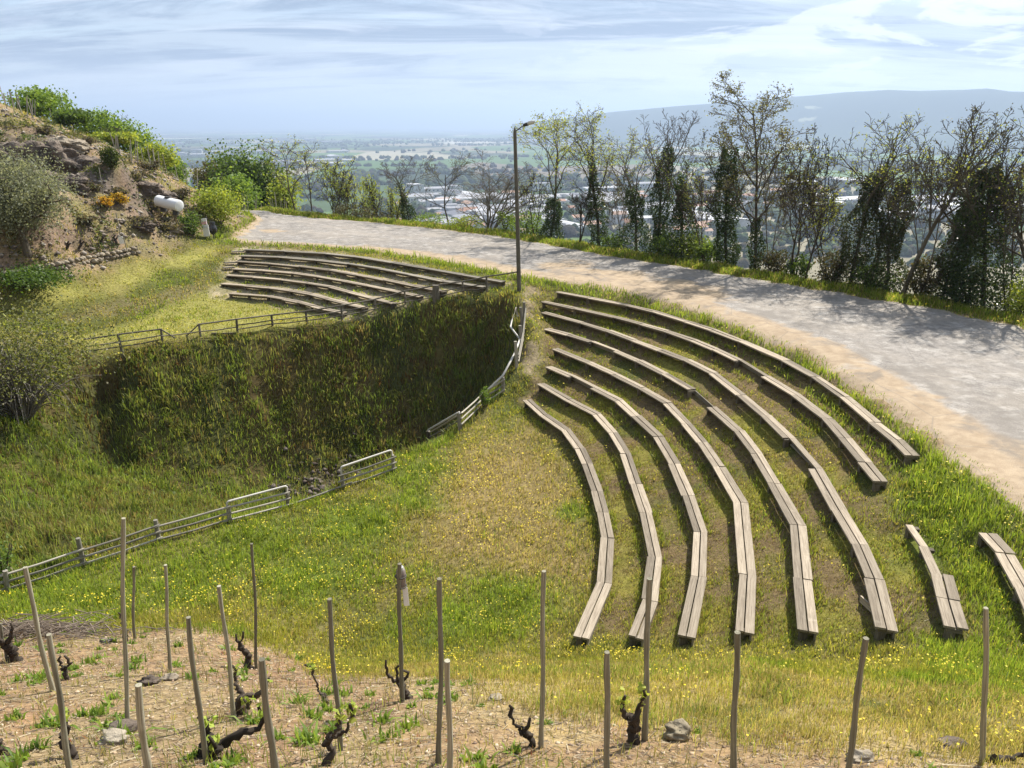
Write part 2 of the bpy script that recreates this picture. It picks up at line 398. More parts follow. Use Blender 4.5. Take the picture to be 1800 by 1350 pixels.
class MB:
    """collects boxes / tubes / blobs as one mesh; world coordinates in, local out"""
    def __init__(s): s.V = []; s.F = {3: [], 4: []}; s.U = []; s.n = 0; s.C = []
    def add(s, V, F, U=None, col=None):
        V = np.asarray(V, float); F = np.asarray(F, int)
        s.V.append(V); s.F[F.shape[1]].append(F + s.n)
        s.U.append(np.zeros((len(V), 2)) if U is None else np.asarray(U, float))
        s.C.append(np.tile(col if col is not None else (1, 1, 1), (len(V), 1)))
        s.n += len(V)
    def hexa(s, a, b):
        """a,b: 4 corner end loops"""
        L = np.linalg.norm(np.mean(a, 0) - np.mean(b, 0)); off = random.random() * 50
        for q, w0 in (((0, 1), .0), ((1, 2), .2), ((2, 3), .4), ((3, 0), .6)):
            i, j = q; wd = np.linalg.norm(np.subtract(a[i], a[j]))
            s.add([a[i], a[j], b[j], b[i]], [[0, 1, 2, 3]], [(off, w0), (off, w0 + wd), (off + L, w0 + wd), (off + L, w0)])
        s.add(a[::-1], [[0, 1, 2, 3]], [(off, 0), (off, .05), (off + .02, .05), (off + .02, 0)])
        s.add(b, [[0, 1, 2, 3]], [(off, 0), (off, .05), (off + .02, .05), (off + .02, 0)])
    def bar(s, p, q, w, h, up=(0, 0, 1)):
        p, q = np.asarray(p, float), np.asarray(q, float); d = (q - p) / np.linalg.norm(q - p)
        sd_ = np.cross(d, up); 
        if np.linalg.norm(sd_) < 1e-4: sd_ = np.array([1., 0, 0])
        sd_ /= np.linalg.norm(sd_); u_ = np.cross(sd_, d)
        k = [(-1, -1), (1, -1), (1, 1), (-1, 1)]
        s.hexa([p + sd_ * a * w / 2 + u_ * b * h / 2 for a, b in k], [q + sd_ * a * w / 2 + u_ * b * h / 2 for a, b in k])
    def tube(s, pts, rad, n=8, cap=True, col=None, rough=0.):
        pts = np.asarray(pts, float); m = len(pts)
        rad = np.full(m, rad, float) if np.isscalar(rad) else np.asarray(rad, float)
        t = np.gradient(pts, axis=0); t /= np.linalg.norm(t, axis=1)[:, None] + 1e-9
        ref = np.array([0.31, 0.93, 0.2]) if abs(t[0] @ np.array([0.31, 0.93, 0.2])) < .9 else np.array([1., 0, 0.2])
        n1 = np.cross(t, ref); n1 /= np.linalg.norm(n1, axis=1)[:, None] + 1e-9
        n2 = np.cross(t, n1); a = np.linspace(0, 2 * np.pi, n, endpoint=False)
        V = (pts[:, None] + rad[:, None, None] * (np.cos(a)[None, :, None] * n1[:, None] + np.sin(a)[None, :, None] * n2[:, None])).reshape(-1, 3)
        if rough: V = V + (V - np.repeat(pts, n, 0)) * (np.random.RandomState(m * n).normal(0, rough, (m * n, 1)))
        i = np.arange(m - 1)[:, None] * n; j = np.arange(n)[None]; j2 = (j + 1) % n
        F = np.stack([i + j, i + j2, i + n + j2, i + n + j], -1).reshape(-1, 4)
        L = np.r_[0, np.cumsum(np.linalg.norm(np.diff(pts, axis=0), axis=1))]
        off = random.random() * 30
        U = np.stack([np.repeat(L, n) + off, np.tile(np.abs(np.arange(n) / n - .5) * .25, m)], 1)
        s.add(V, F, U, col)
        if cap:
            for e, o_ in ((0, 0), (m - 1, (m - 1) * n)):
                c = len(V); VV = np.vstack([V[o_:o_ + n], pts[e]])
                FF = [[k, (k + 1) % n, n] if e else [(k + 1) % n, k, n] for k in range(n)]
                s.add(VV, FF, np.c_[np.full(n + 1, off), np.linspace(0, .1, n + 1)], col)
    def mesh(s, name, mat, loc=(0, 0, 0), smooth=False, colored=False):
        V = np.vstack(s.V) - np.asarray(loc, float)
        fs = [np.vstack(f) for f in (s.F[3], s.F[4]) if f]
        return mesh_np(name, V, fs, mat, cols=np.vstack(s.C) if colored else None, uvs=np.vstack(s.U), smooth=smooth)
    def build(s, name, mat, parent=None, smooth=False, colored=False):
        loc = parent
        l = np.zeros(3)
        while loc is not None: l = l + np.array(loc.location); loc = loc.parent
        return link(name, s.mesh(name, mat, l, smooth, colored), parent)

# ------------------------------------------------------------------ materials
class NB:
    def __init__(s, name):
        s.m = bpy.data.materials.new(name); s.m.use_nodes = True; s.t = s.m.node_tree; s.t.nodes.clear()
        s.out = s.n('ShaderNodeOutputMaterial')
    def n(s, t, **kw):
        x = s.t.nodes.new(t)
        for k, v in kw.items(): setattr(x, k, v)
        return x
    def l(s, a, b): s.t.links.new(a, b)
    def setv(s, inp, v):
        if hasattr(v, 'is_linked') or hasattr(v, 'links'): s.l(v, inp)
        elif isinstance(v, tuple) and len(v) == 3 and inp.type == 'RGBA': inp.default_value = (*v, 1)
        else: inp.default_value = v
    def noise(s, vec, scale, detail=5, rough=.55, dist=0, dims=None):
        x = s.n('ShaderNodeTexNoise'); x.inputs['Scale'].default_value = scale; x.inputs['Detail'].default_value = detail
        x.inputs['Roughness'].default_value = rough; x.inputs['Distortion'].default_value = dist
        if vec is not None: s.l(vec, x.inputs['Vector'])
        return x.outputs['Fac']
    def vor(s, vec, scale, feature='F1', out='Distance', rnd=1.0):
        x = s.n('ShaderNodeTexVoronoi', feature=feature); x.inputs['Scale'].default_value = scale; x.inputs['Randomness'].default_value = rnd
        if vec is not None: s.l(vec, x.inputs['Vector'])
        return x.outputs[out]
    def map(s, vec, sc=(1, 1, 1), rot=(0, 0, 0), loc=(0, 0, 0)):
        x = s.n('ShaderNodeMapping'); x.inputs['Scale'].default_value = sc; x.inputs['Rotation'].default_value = rot; x.inputs['Location'].default_value = loc
        s.l(vec, x.inputs[0]); return x.outputs[0]
    def rng(s, f, a, b, c=0., d=1.):
        x = s.n('ShaderNodeMapRange'); x.interpolation_type = 'SMOOTHSTEP'; s.l(f, x.inputs[0])
        for i, v in enumerate((a, b, c, d)): x.inputs[i + 1].default_value = v
        return x.outputs[0]
    def mix(s, f, a, b, blend='MIX'):
        x = s.n('ShaderNodeMix', data_type='RGBA', blend_type=blend)
        s.setv(x.inputs[0], f); s.setv(x.inputs[6], a); s.setv(x.inputs[7], b); return x.outputs[2]
    def math(s, op, a, b=0., clamp=False):
        x = s.n('ShaderNodeMath', operation=op); x.use_clamp = clamp; s.setv(x.inputs[0], a); s.setv(x.inputs[1], b); return x.outputs[0]
    def ramp(s, f, stops, interp='LINEAR'):
        x = s.n('ShaderNodeValToRGB'); x.color_ramp.interpolation = interp; s.l(f, x.inputs[0])
        while len(x.color_ramp.elements) < len(stops): x.color_ramp.elements.new(0.5)
        for e, (p, c) in zip(x.color_ramp.elements, stops): e.position = p; e.color = (*c, 1)
        return x.outputs[0]
    def attr(s, name): x = s.n('ShaderNodeAttribute'); x.attribute_name = name; return x
    def obj(s): return s.n('ShaderNodeTexCoord').outputs['Object']
    def uv(s): return s.n('ShaderNodeTexCoord').outputs['UV']
    def pos(s): return s.n('ShaderNodeNewGeometry').outputs['Position']
    def rand(s): return s.n('ShaderNodeObjectInfo').outputs['Random']
    def bump(s, h, strength=.5, dist=.02):
        x = s.n('ShaderNodeBump'); x.inputs['Strength'].default_value = strength; x.inputs['Distance'].default_value = dist; s.l(h, x.inputs['Height']); return x.outputs[0]
    def bsdf(s, col, rough=.8, spec=.3, normal=None, metal=0., transl=None, tcol=None):
        p = s.n('ShaderNodeBsdfPrincipled'); s.setv(p.inputs['Base Color'], col); s.setv(p.inputs['Roughness'], rough)
        p.inputs['Specular IOR Level'].default_value = spec; p.inputs['Metallic'].default_value = metal
        if normal is not None: s.l(normal, p.inputs['Normal'])
        o = p.outputs[0]
        if transl:
            t = s.n('ShaderNodeBsdfTranslucent'); s.setv(t.inputs[0], tcol if tcol is not None else col)
            a = s.n('ShaderNodeMixShader'); a.inputs[0].default_value = transl; s.l(o, a.inputs[1]); s.l(t.outputs[0], a.inputs[2]); o = a.outputs[0]
        s.l(o, s.out.inputs[0]); return s.m

def leaf_mat(name, transl=.45, rough=.55, tint=(1.25, 1.2, .7)):
    b = NB(name); c = b.attr('col').outputs['Color']
    tc_ = b.mix(1.0, c, tint, 'MULTIPLY')
    return b.bsdf(c, rough, .25, None, 0, transl, tc_)
def wood_mat(name, lo, mid, hi, streak=1.0, rough=.85):
    b = NB(name); uv = b.uv(); r = b.rand()
    cmb_ = b.n('ShaderNodeCombineXYZ'); b.l(b.math('MULTIPLY', r, 37.0), cmb_.inputs[2])
    va = b.n('ShaderNodeVectorMath', operation='ADD'); b.l(uv, va.inputs[0]); b.l(cmb_.outputs[0], va.inputs[1])
    g = b.noise(b.map(va.outputs[0], (2.2, 70, 1)), 1.0, 6, .65, .4)
    g2 = b.noise(b.map(va.outputs[0], (.9, 9, 1)), 1.0, 5, .6)
    p3 = b.noise(b.pos(), 6.0, 4, .6)
    c = b.ramp(g, [(.25, lo), (.5, mid), (.75, hi)])
    c = b.mix(b.rng(g2, .52, .72, 0, .55 * streak), c, lo)
    c = b.mix(b.rng(p3, .55, .75, 0, .35), c, hi)
    v = b.n('ShaderNodeHueSaturation'); b.l(c, v.inputs['Color']); b.l(b.math('ADD', b.math('MULTIPLY', r, .75), .55), v.inputs['Value'])
    return b.bsdf(v.outputs[0], rough, .2, b.bump(g, .6, .006))
M_PLANK = wood_mat('weathered_plank_wood', (.12, .095, .068), (.30, .248, .185), (.44, .378, .29))
M_PLANKOLD = wood_mat('dark_plank_wood', (.10, .088, .07), (.22, .195, .155), (.34, .30, .25))
M_POST = wood_mat('dark_post_wood', (.06, .05, .035), (.13, .11, .08), (.21, .18, .13))
M_STAKE = wood_mat('stake_wood', (.10, .094, .064), (.26, .24, .175), (.42, .395, .305), 1.4)
M_RAIL = wood_mat('fence_rail_wood', (.15, .135, .11), (.31, .285, .235), (.45, .42, .36))
M_RAILDK = wood_mat('dark_rail_wood', (.08, .07, .055), (.16, .14, .11), (.26, .23, .18))
M_BARK = wood_mat('bark', (.035, .028, .02), (.085, .07, .05), (.15, .125, .095))
M_BARKLT = wood_mat('pale_bark', (.08, .068, .05), (.16, .14, .105), (.27, .24, .19))
M_VINE = wood_mat('vine_bark', (.018, .014, .011), (.055, .042, .032), (.13, .105, .08))
M_LEAF = leaf_mat('leaf')
M_GRASS = leaf_mat('grass_blade', .52, .5, (1.2, 1.15, .75))
M_IVY = leaf_mat('ivy_leaf', .30, .40, (1.1, 1.2, .7))
M_FLOWER = leaf_mat('petal', .35, .6, (1, 1, .8))
def plain_mat(name, col, rough=.6, spec=.3, metal=0., var=.15, scale=3.0):
    b = NB(name); n_ = b.noise(b.obj(), scale, 5, .6)
    dk = tuple(c * (1 - var) for c in col); lt = tuple(min(1, c * (1 + var)) for c in col)
    return b.bsdf(b.mix(n_, dk, lt), rough, spec, b.bump(n_, .15, .01), metal)
M_METAL = plain_mat('weathered_tube_metal', (.50, .475, .43), .5, .4, 0., .3, 14)
M_IRON = plain_mat('dark_iron', (.06, .055, .05), .6, .4, .3)

def rock_mat(name, a, b_, c, lichen=.35):
    b = NB(name); o = b.pos()
    n1 = b.noise(o, 1.3, 8, .62, .3); n2 = b.noise(o, 7.0, 8, .65); v = b.vor(o, 2.6, 'DISTANCE_TO_EDGE')
    col = b.ramp(n1, [(.3, a), (.52, b_), (.75, c)])
    col = b.mix(b.rng(n2, .5, .72, 0, .6), col, tuple(x * .55 for x in a))
    col = b.mix(b.rng(b.noise(o, 3.3, 6, .7), .58, .7, 0, lichen), col, (.42, .41, .34))
    h = b.math('ADD', n2, b.math('MULTIPLY', b.rng(v, 0, .12), .5))
    return b.bsdf(col, .9, .2, b.bump(h, .9, .06))
M_ROCK = rock_mat('outcrop_rock', (.06, .05, .043), (.14, .11, .088), (.25, .205, .165))
M_STONE = rock_mat('field_stone', (.17, .14, .105), (.29, .245, .185), (.42, .37, .29), .2)

# ------------------------------------------------------------------ ground
lawn_c = np.array((.085, .095, .026)); soil_c = np.array((.28, .195, .112)); dry_c = np.array((.22, .17, .075))
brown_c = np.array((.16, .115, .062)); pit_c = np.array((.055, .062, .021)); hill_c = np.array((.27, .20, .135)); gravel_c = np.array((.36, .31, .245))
sand_c = np.array((.33, .245, .155)); wood_c = np.array((.06, .075, .03)); moss_c = np.array((.20, .19, .035)); farm_c = np.array((.10, .12, .05))
cg = np.zeros(gx.shape + (3,)); cg[:] = lawn_c
def soft(poly, width, seed=0, amp=1.0, sc=.6):
    d = polydist(gx, gy, list(poly) + [poly[0]]); ins = inpoly(gx, gy, poly)
    sdist = np.where(ins, d, -d) + (fbm(gx * sc, gy * sc, seed, 4) - .5) * 2 * amp
    return sstep(-width, width, sdist)
def blend(mask, c):
    global cg
    cg = cg * (1 - mask[..., None]) + np.asarray(c) * mask[..., None]
nA = fbm(gx * .35, gy * .35, 31, 5); nB = fbm(gx * 1.1, gy * 1.1, 37, 4); nC = fbm(gx * 3.1, gy * 3.1, 41, 3)
slope_out = (~inpoly(gx, gy, rd_poly)) & (polydist(gx, gy, outer3) > 2.2) & (gy > np.interp(gx, outer3[::-1, 0], outer3[::-1, 1]))
blend(slope_out * 1.0, wood_c)
blend(sstep(-60, -100, GZ2), farm_c)
blend(sstep(.42, .62, nA) * .5, dry_c)
m_flow = soft(flowerbrown_zone, .9, 3); blend(m_flow * .85, dry_c * .8 + brown_c * .25)
m_bed = soft(rowbed_zone, .3, 5, .4); blend(m_bed * sstep(.28, .5, nB) * .9, brown_c); blend(m_bed * sstep(.5, .66, fbm(gx * .8, gy * .8, 51, 4)) * .8, moss_c)
m_ramp = soft(ramp_zone, .6, 7); blend(m_ramp * .85, (.27, .255, .075))
m_bank = soft(bank_zone, .5, 8); blend(m_bank * .7, (.16, .135, .07))
m_llawn = soft(zone([(120,595),(250,560),(330,530),(380,505),(420,520),(560,552),(540,571),(352,597),(213,613)]), .5, 27, .6); blend(m_llawn * .8, (.28, .265, .08))
m_lrow = soft(lrow_zone, .4, 9); blend(m_lrow * .9, (.36, .305, .21)); blend(m_lrow * sstep(.52, .64, nB) * .5, lawn_c)
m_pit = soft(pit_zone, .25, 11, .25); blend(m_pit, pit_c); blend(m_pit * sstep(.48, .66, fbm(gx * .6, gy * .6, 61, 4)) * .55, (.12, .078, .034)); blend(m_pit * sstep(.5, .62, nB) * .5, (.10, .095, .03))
rub = np.exp(-(((gx + 6.3) / 1.9) ** 2 + ((gy - 25.0) / 1.5) ** 2)); blend(np.clip(rub * 1.1 - .35 + (nB - .5), 0, 1), (.10, .075, .06))
m_hill = soft(hill_zone, .6, 13); blend(m_hill, hill_c); blend(m_hill * sstep(.45, .6, nB) * .7, (.15, .145, .055)); blend(m_hill * sstep(.5, .62, fbm(gx * .7, gy * .7, 71, 5)) * .6, (.17, .125, .105))
m_rock = soft(rock_zone, .7, 15); blend(m_rock * sstep(.35, .6, fbm(gx * .8, gy * .8, 81, 5)) * .9, (.13, .11, .095))
m_soil = soft(soil_zone, .45, 17, .55, .9); blend(m_soil, soil_c); blend(m_soil * sstep(.5, .68, nB) * .45, (.20, .135, .095)); blend(m_soil * sstep(.50, .60, fbm(gx * .9, gy * .9, 91, 4)) * .6, (.27, .215, .12)); blend(m_soil * sstep(.56, .66, fbm(gx * .7, gy * .7, 95, 4)) * .35, (.27, .155, .10))
m_dryf = soft(dryfront_zone, .7, 23, 1.0); blend(m_dryf * sstep(.36, .56, nB) * .85, (.34, .265, .135))
m_lush = np.zeros(gx.shape)
for (u, v, s_) in ((450,965,1.3),(620,925,1.1),(330,1020,1.2),(540,1010,1.0),(720,830,.8),(890,1060,1.0),(830,1085,.8),(200,1040,1.2),(100,1050,1.2),(730,880,.6),(1010,900,.5),(1690,850,1.0),(1720,900,.9),(1660,800,.7),(1640,960,.7)):
    c_ = hit(u, v); m_lush = np.maximum(m_lush, np.exp(-((gx - c_[0]) ** 2 + (gy - c_[1]) ** 2) / s_ ** 2))
m_lush = np.clip(m_lush * 1.3 + (nB - .5) * .9, 0, 1) * (m_lush > .05)
blend(m_lush * .7, (.13, .17, .03))
m_shoul = soft(rd_poly, .5, 19, .5); blend(m_shoul, sand_c)
foot = sstep(.40, .62, nB) * sstep(.6, .2, polydist(gx, gy, [P(935, 500, 3.2), P(937, 560, 2.7), P(932, 610, 2.2), P(945, 640, 1.6), P(925, 690, 1.1)])) ; blend(foot * .7, (.30, .235, .16))
cg = cg * (.82 + .36 * nC[..., None])
nx, ny = gx.shape
idx = np.arange(nx * ny).reshape(nx, ny)
FQ = np.stack([idx[:-1, :-1], idx[1:, :-1], idx[1:, 1:], idx[:-1, 1:]], -1).reshape(-1, 4)
VV = np.stack([gx.ravel(), gy.ravel(), GZ2.ravel()], 1)
b = NB('ground_soil_and_turf'); c = b.attr('col').outputs['Color']; po = b.pos()
n1 = b.noise(po, 9, 7, .65); n2 = b.noise(po, 38, 5, .6); n3 = b.noise(po, 2.2, 5, .6)
near_c = b.mix(b.rng(n1, .3, .7), b.mix(1.0, c, (.62, .60, .58), 'MULTIPLY'), b.mix(1.0, c, (1.28, 1.26, 1.22), 'MULTIPLY'))
near_c = b.mix(b.rng(n2, .56, .72, 0, .45), near_c, b.mix(1.0, c, (.45, .42, .40), 'MULTIPLY'))
n5 = b.noise(po, 17, 6, .7); near_c = b.mix(b.rng(n5, .55, .68, 0, .35), near_c, b.mix(1.0, c, (.38, .36, .36), 'MULTIPLY'))
near_c = b.mix(b.rng(n3, .52, .7, 0, .3), near_c, b.mix(1.0, c, (1.2, 1.02, .72), 'MULTIPLY'))
# valley fields
fv = b.map(po, (1 / 420., 1 / 900., 0), (0, 0, R(24)))
vc = b.vor(fv, 1.0, 'F1', 'Color', .85); sp_ = b.n('ShaderNodeSeparateColor'); b.l(vc, sp_.inputs[0])
field = b.ramp(sp_.outputs[0], [(0, (.085, .15, .04)), (.22, (.13, .20, .06)), (.36, (.26, .23, .15)), (.5, (.07, .11, .04)), (.62, (.36, .33, .24)), (.72, (.10, .17, .05)), (.86, (.18, .15, .11)), (.95, (.46, .44, .36))], 'CONSTANT')
fv2 = b.map(po, (1 / 1500., 1 / 2600., 0), (0, 0, R(-12)))
wd = b.noise(fv2, 2.2, 6, .62)
field = b.mix(b.rng(wd, .50, .56), field, (.032, .048, .022))
fn = b.noise(po, .05, 6, .6); field = b.mix(b.rng(fn, .35, .7), b.mix(1.0, field, (.75, .75, .75), 'MULTIPLY'), field)
sx = b.n('ShaderNodeSeparateXYZ'); b.l(po, sx.inputs[0])
far_f = b.rng(sx.outputs[2], -85, -104)
colr = b.mix(far_f, near_c, field)
hgt = b.math('ADD', b.math('MULTIPLY', n1, .7), b.math('MULTIPLY', n2, .5))
M_GROUND = b.bsdf(colr, .95, .1, b.bump(hgt, .8, .05))
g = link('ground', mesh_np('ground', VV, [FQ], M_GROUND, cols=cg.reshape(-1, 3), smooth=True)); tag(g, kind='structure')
def gcol(x, y, grid):
    i = np.clip(np.searchsorted(GX, x), 0, nx - 1); j = np.clip(np.searchsorted(GY, y), 0, ny - 1); return grid[i, j]

# ------------------------------------------------------------------ road
NR, NC = 420, 36
ri, ro = resample(inner3, n=NR), resample(outer3, n=NR)
jit = (fbm(np.arange(NR) * .35, np.zeros(NR), 5, 4) - .5)
f = np.linspace(0, 1, NC)[None, :, None]
RP = ri[:, None] * (1 - f) + ro[:, None] * f
edge = (ro - ri) / np.linalg.norm(ro - ri, axis=1)[:, None]
RP[:, :, :2] += (edge[:, None, :2] * (jit[:, None, None] * 1.1)) * (np.abs(f - .5) * 2) ** 3
rz = gz(RP[..., 0], RP[..., 1]) + 0.03
crown = .05 * (1 - (2 * f[..., 0] - 1) ** 2)
rz = rz + crown
rz[:, 0] -= .06; rz[:, -1] -= .06
RV = np.stack([RP[..., 0], RP[..., 1], rz], -1).reshape(-1, 3)
ii = np.arange(NR * NC).reshape(NR, NC); RF = np.stack([ii[:-1, :-1], ii[:-1, 1:], ii[1:, 1:], ii[1:, :-1]], -1).reshape(-1, 4)
Lr = np.r_[0, np.cumsum(np.linalg.norm(np.diff(ri, axis=0), axis=1))]
RU = np.stack([np.repeat(Lr, NC), np.tile(np.linspace(0, 1, NC), NR)], 1)
sandm = np.zeros(NR * NC)
for (u, v, s_, a_) in ((930,493,1.5,.9),(1040,495,3.0,1.0),(1150,517,3.0,1.0),(1210,535,1.6,.8),(1000,470,2.0,.55),(1440,630,1.2,.9),(1520,680,1.3,1.0),(1600,735,1.3,1.),(1690,800,1.5,1.),(1800,850,2.0,1.0),(1900,960,2.0,1.0),(480,406,1.3,.5),(440,425,2.,.3),(640,437,2.5,.3)):
    c_ = P(u, v, roadz(u)); sandm = np.maximum(sandm, a_ * np.exp(-(((RV[:, 0] - c_[0]) ** 2 + (RV[:, 1] - c_[1]) ** 2) / s_ ** 2)))
acr_ = np.tile(np.linspace(0, 1, NC), NR) * np.repeat(np.linalg.norm(ro - ri, axis=1), NC); uu_ = np.interp(np.repeat(Lr, NC), [0, 6, 24, 34, 44, 90], [2.6, 2.4, 1.5, 2.2, .9, .5]); sandm = np.maximum(sandm, .56 * sstep(1.25, .55, acr_ / uu_))
RC = np.repeat(sandm[:, None], 3, 1)
b = NB('worn_gravel_road'); po = b.pos(); us = b.n('ShaderNodeSeparateXYZ'); b.l(b.uv(), us.inputs[0]); acr = us.outputs[1]
n0 = b.noise(po, .45, 5, .6); n1 = b.noise(po, 3.2, 6, .65, .3); n2 = b.noise(po, 45, 4, .7); n4 = b.noise(po, .9, 6, .6, .6)
asph = b.mix(b.rng(n1, .3, .7), (.195, .178, .16), (.31, .288, .262))
asph = b.mix(b.rng(n2, .35, .7), b.mix(1.0, asph, (.62, .61, .62), 'MULTIPLY'), b.mix(1.0, asph, (1.35, 1.34, 1.32), 'MULTIPLY'))
sand = b.mix(b.rng(n1, .3, .7), (.29, .215, .14), (.40, .31, .21))
sand = b.mix(b.rng(n2, .5, .75, 0, .45), sand, (.22, .165, .11))
es = b.math('ADD', acr, b.math('MULTIPLY', b.math('SUBTRACT', n4, .5), .75))
sat_ = b.n('ShaderNodeSeparateColor'); b.l(b.attr('col').outputs['Color'], sat_.inputs[0])
sm = b.rng(b.math('ADD', sat_.outputs[0], b.math('MULTIPLY', b.math('SUBTRACT', n4, .5), .9)), .26, .52)
asph = b.mix(b.rng(n0, .40, .62, 0, .35), asph, (.36, .31, .25))
rut = b.noise(b.map(b.uv(), (.22, 9, 1)), 1.0, 4, .6, .3); spk = b.noise(po, 1.7, 9, .72)
asph = b.mix(b.rng(rut, .45, .65, 0, .5), asph, b.mix(1.0, asph, (.72, .72, .72), 'MULTIPLY')); asph = b.mix(b.rng(spk, .52, .62, 0, .5), asph, (.43, .405, .37)); asph = b.mix(b.rng(b.noise(po, 1.1, 8, .7), .55, .68, 0, .35), asph, (.18, .16, .14))
colr = b.mix(sm, asph, sand)
dk = b.math('MULTIPLY', b.rng(es, .10, .24), b.rng(es, .40, .26)); dk = b.math('MULTIPLY', dk, b.rng(n0, .46, .58))
colr = b.mix(b.math('MULTIPLY', dk, .6), colr, (.15, .135, .12))
eo = b.math('ADD', acr, b.math('MULTIPLY', b.math('SUBTRACT', n1, .5), .12)); colr = b.mix(b.rng(eo, .93, 1.0, 0, .8), colr, (.26, .20, .11))
cr = b.vor(b.map(po, (1, 1, 0)), .35, 'DISTANCE_TO_EDGE'); colr = b.mix(b.math('MULTIPLY', b.rng(cr, .012, .0), .3), colr, (.12, .115, .11))
M_ROAD = b.bsdf(colr, .85, .25, b.bump(b.math('ADD', n2, n1), .55, .02))
tag(link('road', mesh_np('road', RV, [RF], M_ROAD, cols=RC, uvs=RU, smooth=True)), kind='structure')

# ------------------------------------------------------------------ far hills beyond the valley
RIDGE = [(900,217),(985,208),(1040,199),(1110,192),(1180,186),(1260,180),(1340,173),(1400,168),(1480,162),(1560,157),(1620,158),(1700,155),(1735,152),(1775,157),(1850,160),(1990,150),(2200,165)]
rid = resample(np.array([[u, v] for u, v in RIDGE], float), n=160)
nv = 30; HV = np.zeros((160, nv, 3))
for i, (u, v) in enumerate(rid):
    D = 6800 - 2300 * (u - 900) / 900
    top = PY(u, v, D); base = PY(u, v, D - 1700); back = PY(u, v, D + 1200)
    for j in range(nv):
        s_ = j / (nv - 1)
        if s_ < .7:
            q = s_ / .7; p_ = base * (1 - q) + top * q; hh = PLAIN - 3 + (top[2] - PLAIN) * (q ** 1.5 * .55 + sstep(.45, 1, q) * .45)
        else:
            q = (s_ - .7) / .3; p_ = top * (1 - q) + back * q; hh = PLAIN - 3 + (top[2] - PLAIN) * (1 - .75 * q * q)
        HV[i, j] = (p_[0], p_[1], hh)
e_ = (fbm(HV[..., 0] / 450, HV[..., 1] / 450, 3, 5) - .5); s_ = np.linspace(0, 1, nv)[None]
HV[..., 2] += e_ * 70 * np.clip(1 - np.abs(s_ - .35) / .4, 0, 1) + e_ * 9
ii = np.arange(160 * nv).reshape(160, nv); HF = np.stack([ii[:-1, :-1], ii[1:, :-1], ii[1:, 1:], ii[:-1, 1:]], -1).reshape(-1, 4)
b = NB('wooded_hill'); po = b.pos(); n1 = b.noise(po, .0012, 7, .6); n2 = b.noise(b.map(po, (1, .5, 2)), .0022, 4, .5)
colr = b.mix(b.rng(n1, .35, .65), (.02, .035, .022), (.04, .06, .03)); colr = b.mix(b.rng(n2, .655, .67), colr, (.26, .27, .17))
tag(link('hills', mesh_np('hills', HV.reshape(-1, 3), [HF], b.bsdf(colr, .95, .05), smooth=True)), kind='structure')

# ------------------------------------------------------------------ haze over the valley
mb = MB(); X, Y0, Z0, Z1 = 120000., 120000., PLAIN - 1.5, 330.
k = [(-X, -Y0), (X, -Y0), (X, Y0), (-X, Y0)]
mb.hexa([(x, y, Z0) for x, y in k], [(x, y, Z1) for x, y in k])
hm = bpy.data.materials.new('valley_haze'); hm.use_nodes = True; t_ = hm.node_tree; t_.nodes.clear()
pv = t_.nodes.new('ShaderNodeVolumePrincipled'); pv.inputs['Color'].default_value = (.56, .71, .95, 1); pv.inputs['Density'].default_value = 1.8e-4; pv.inputs['Anisotropy'].default_value = .25
oo = t_.nodes.new('ShaderNodeOutputMaterial'); t_.links.new(pv.outputs[0], oo.inputs['Volume'])
tag(mb.build('haze', hm), kind='stuff')
print('ground', round(time.time() - T0, 1))
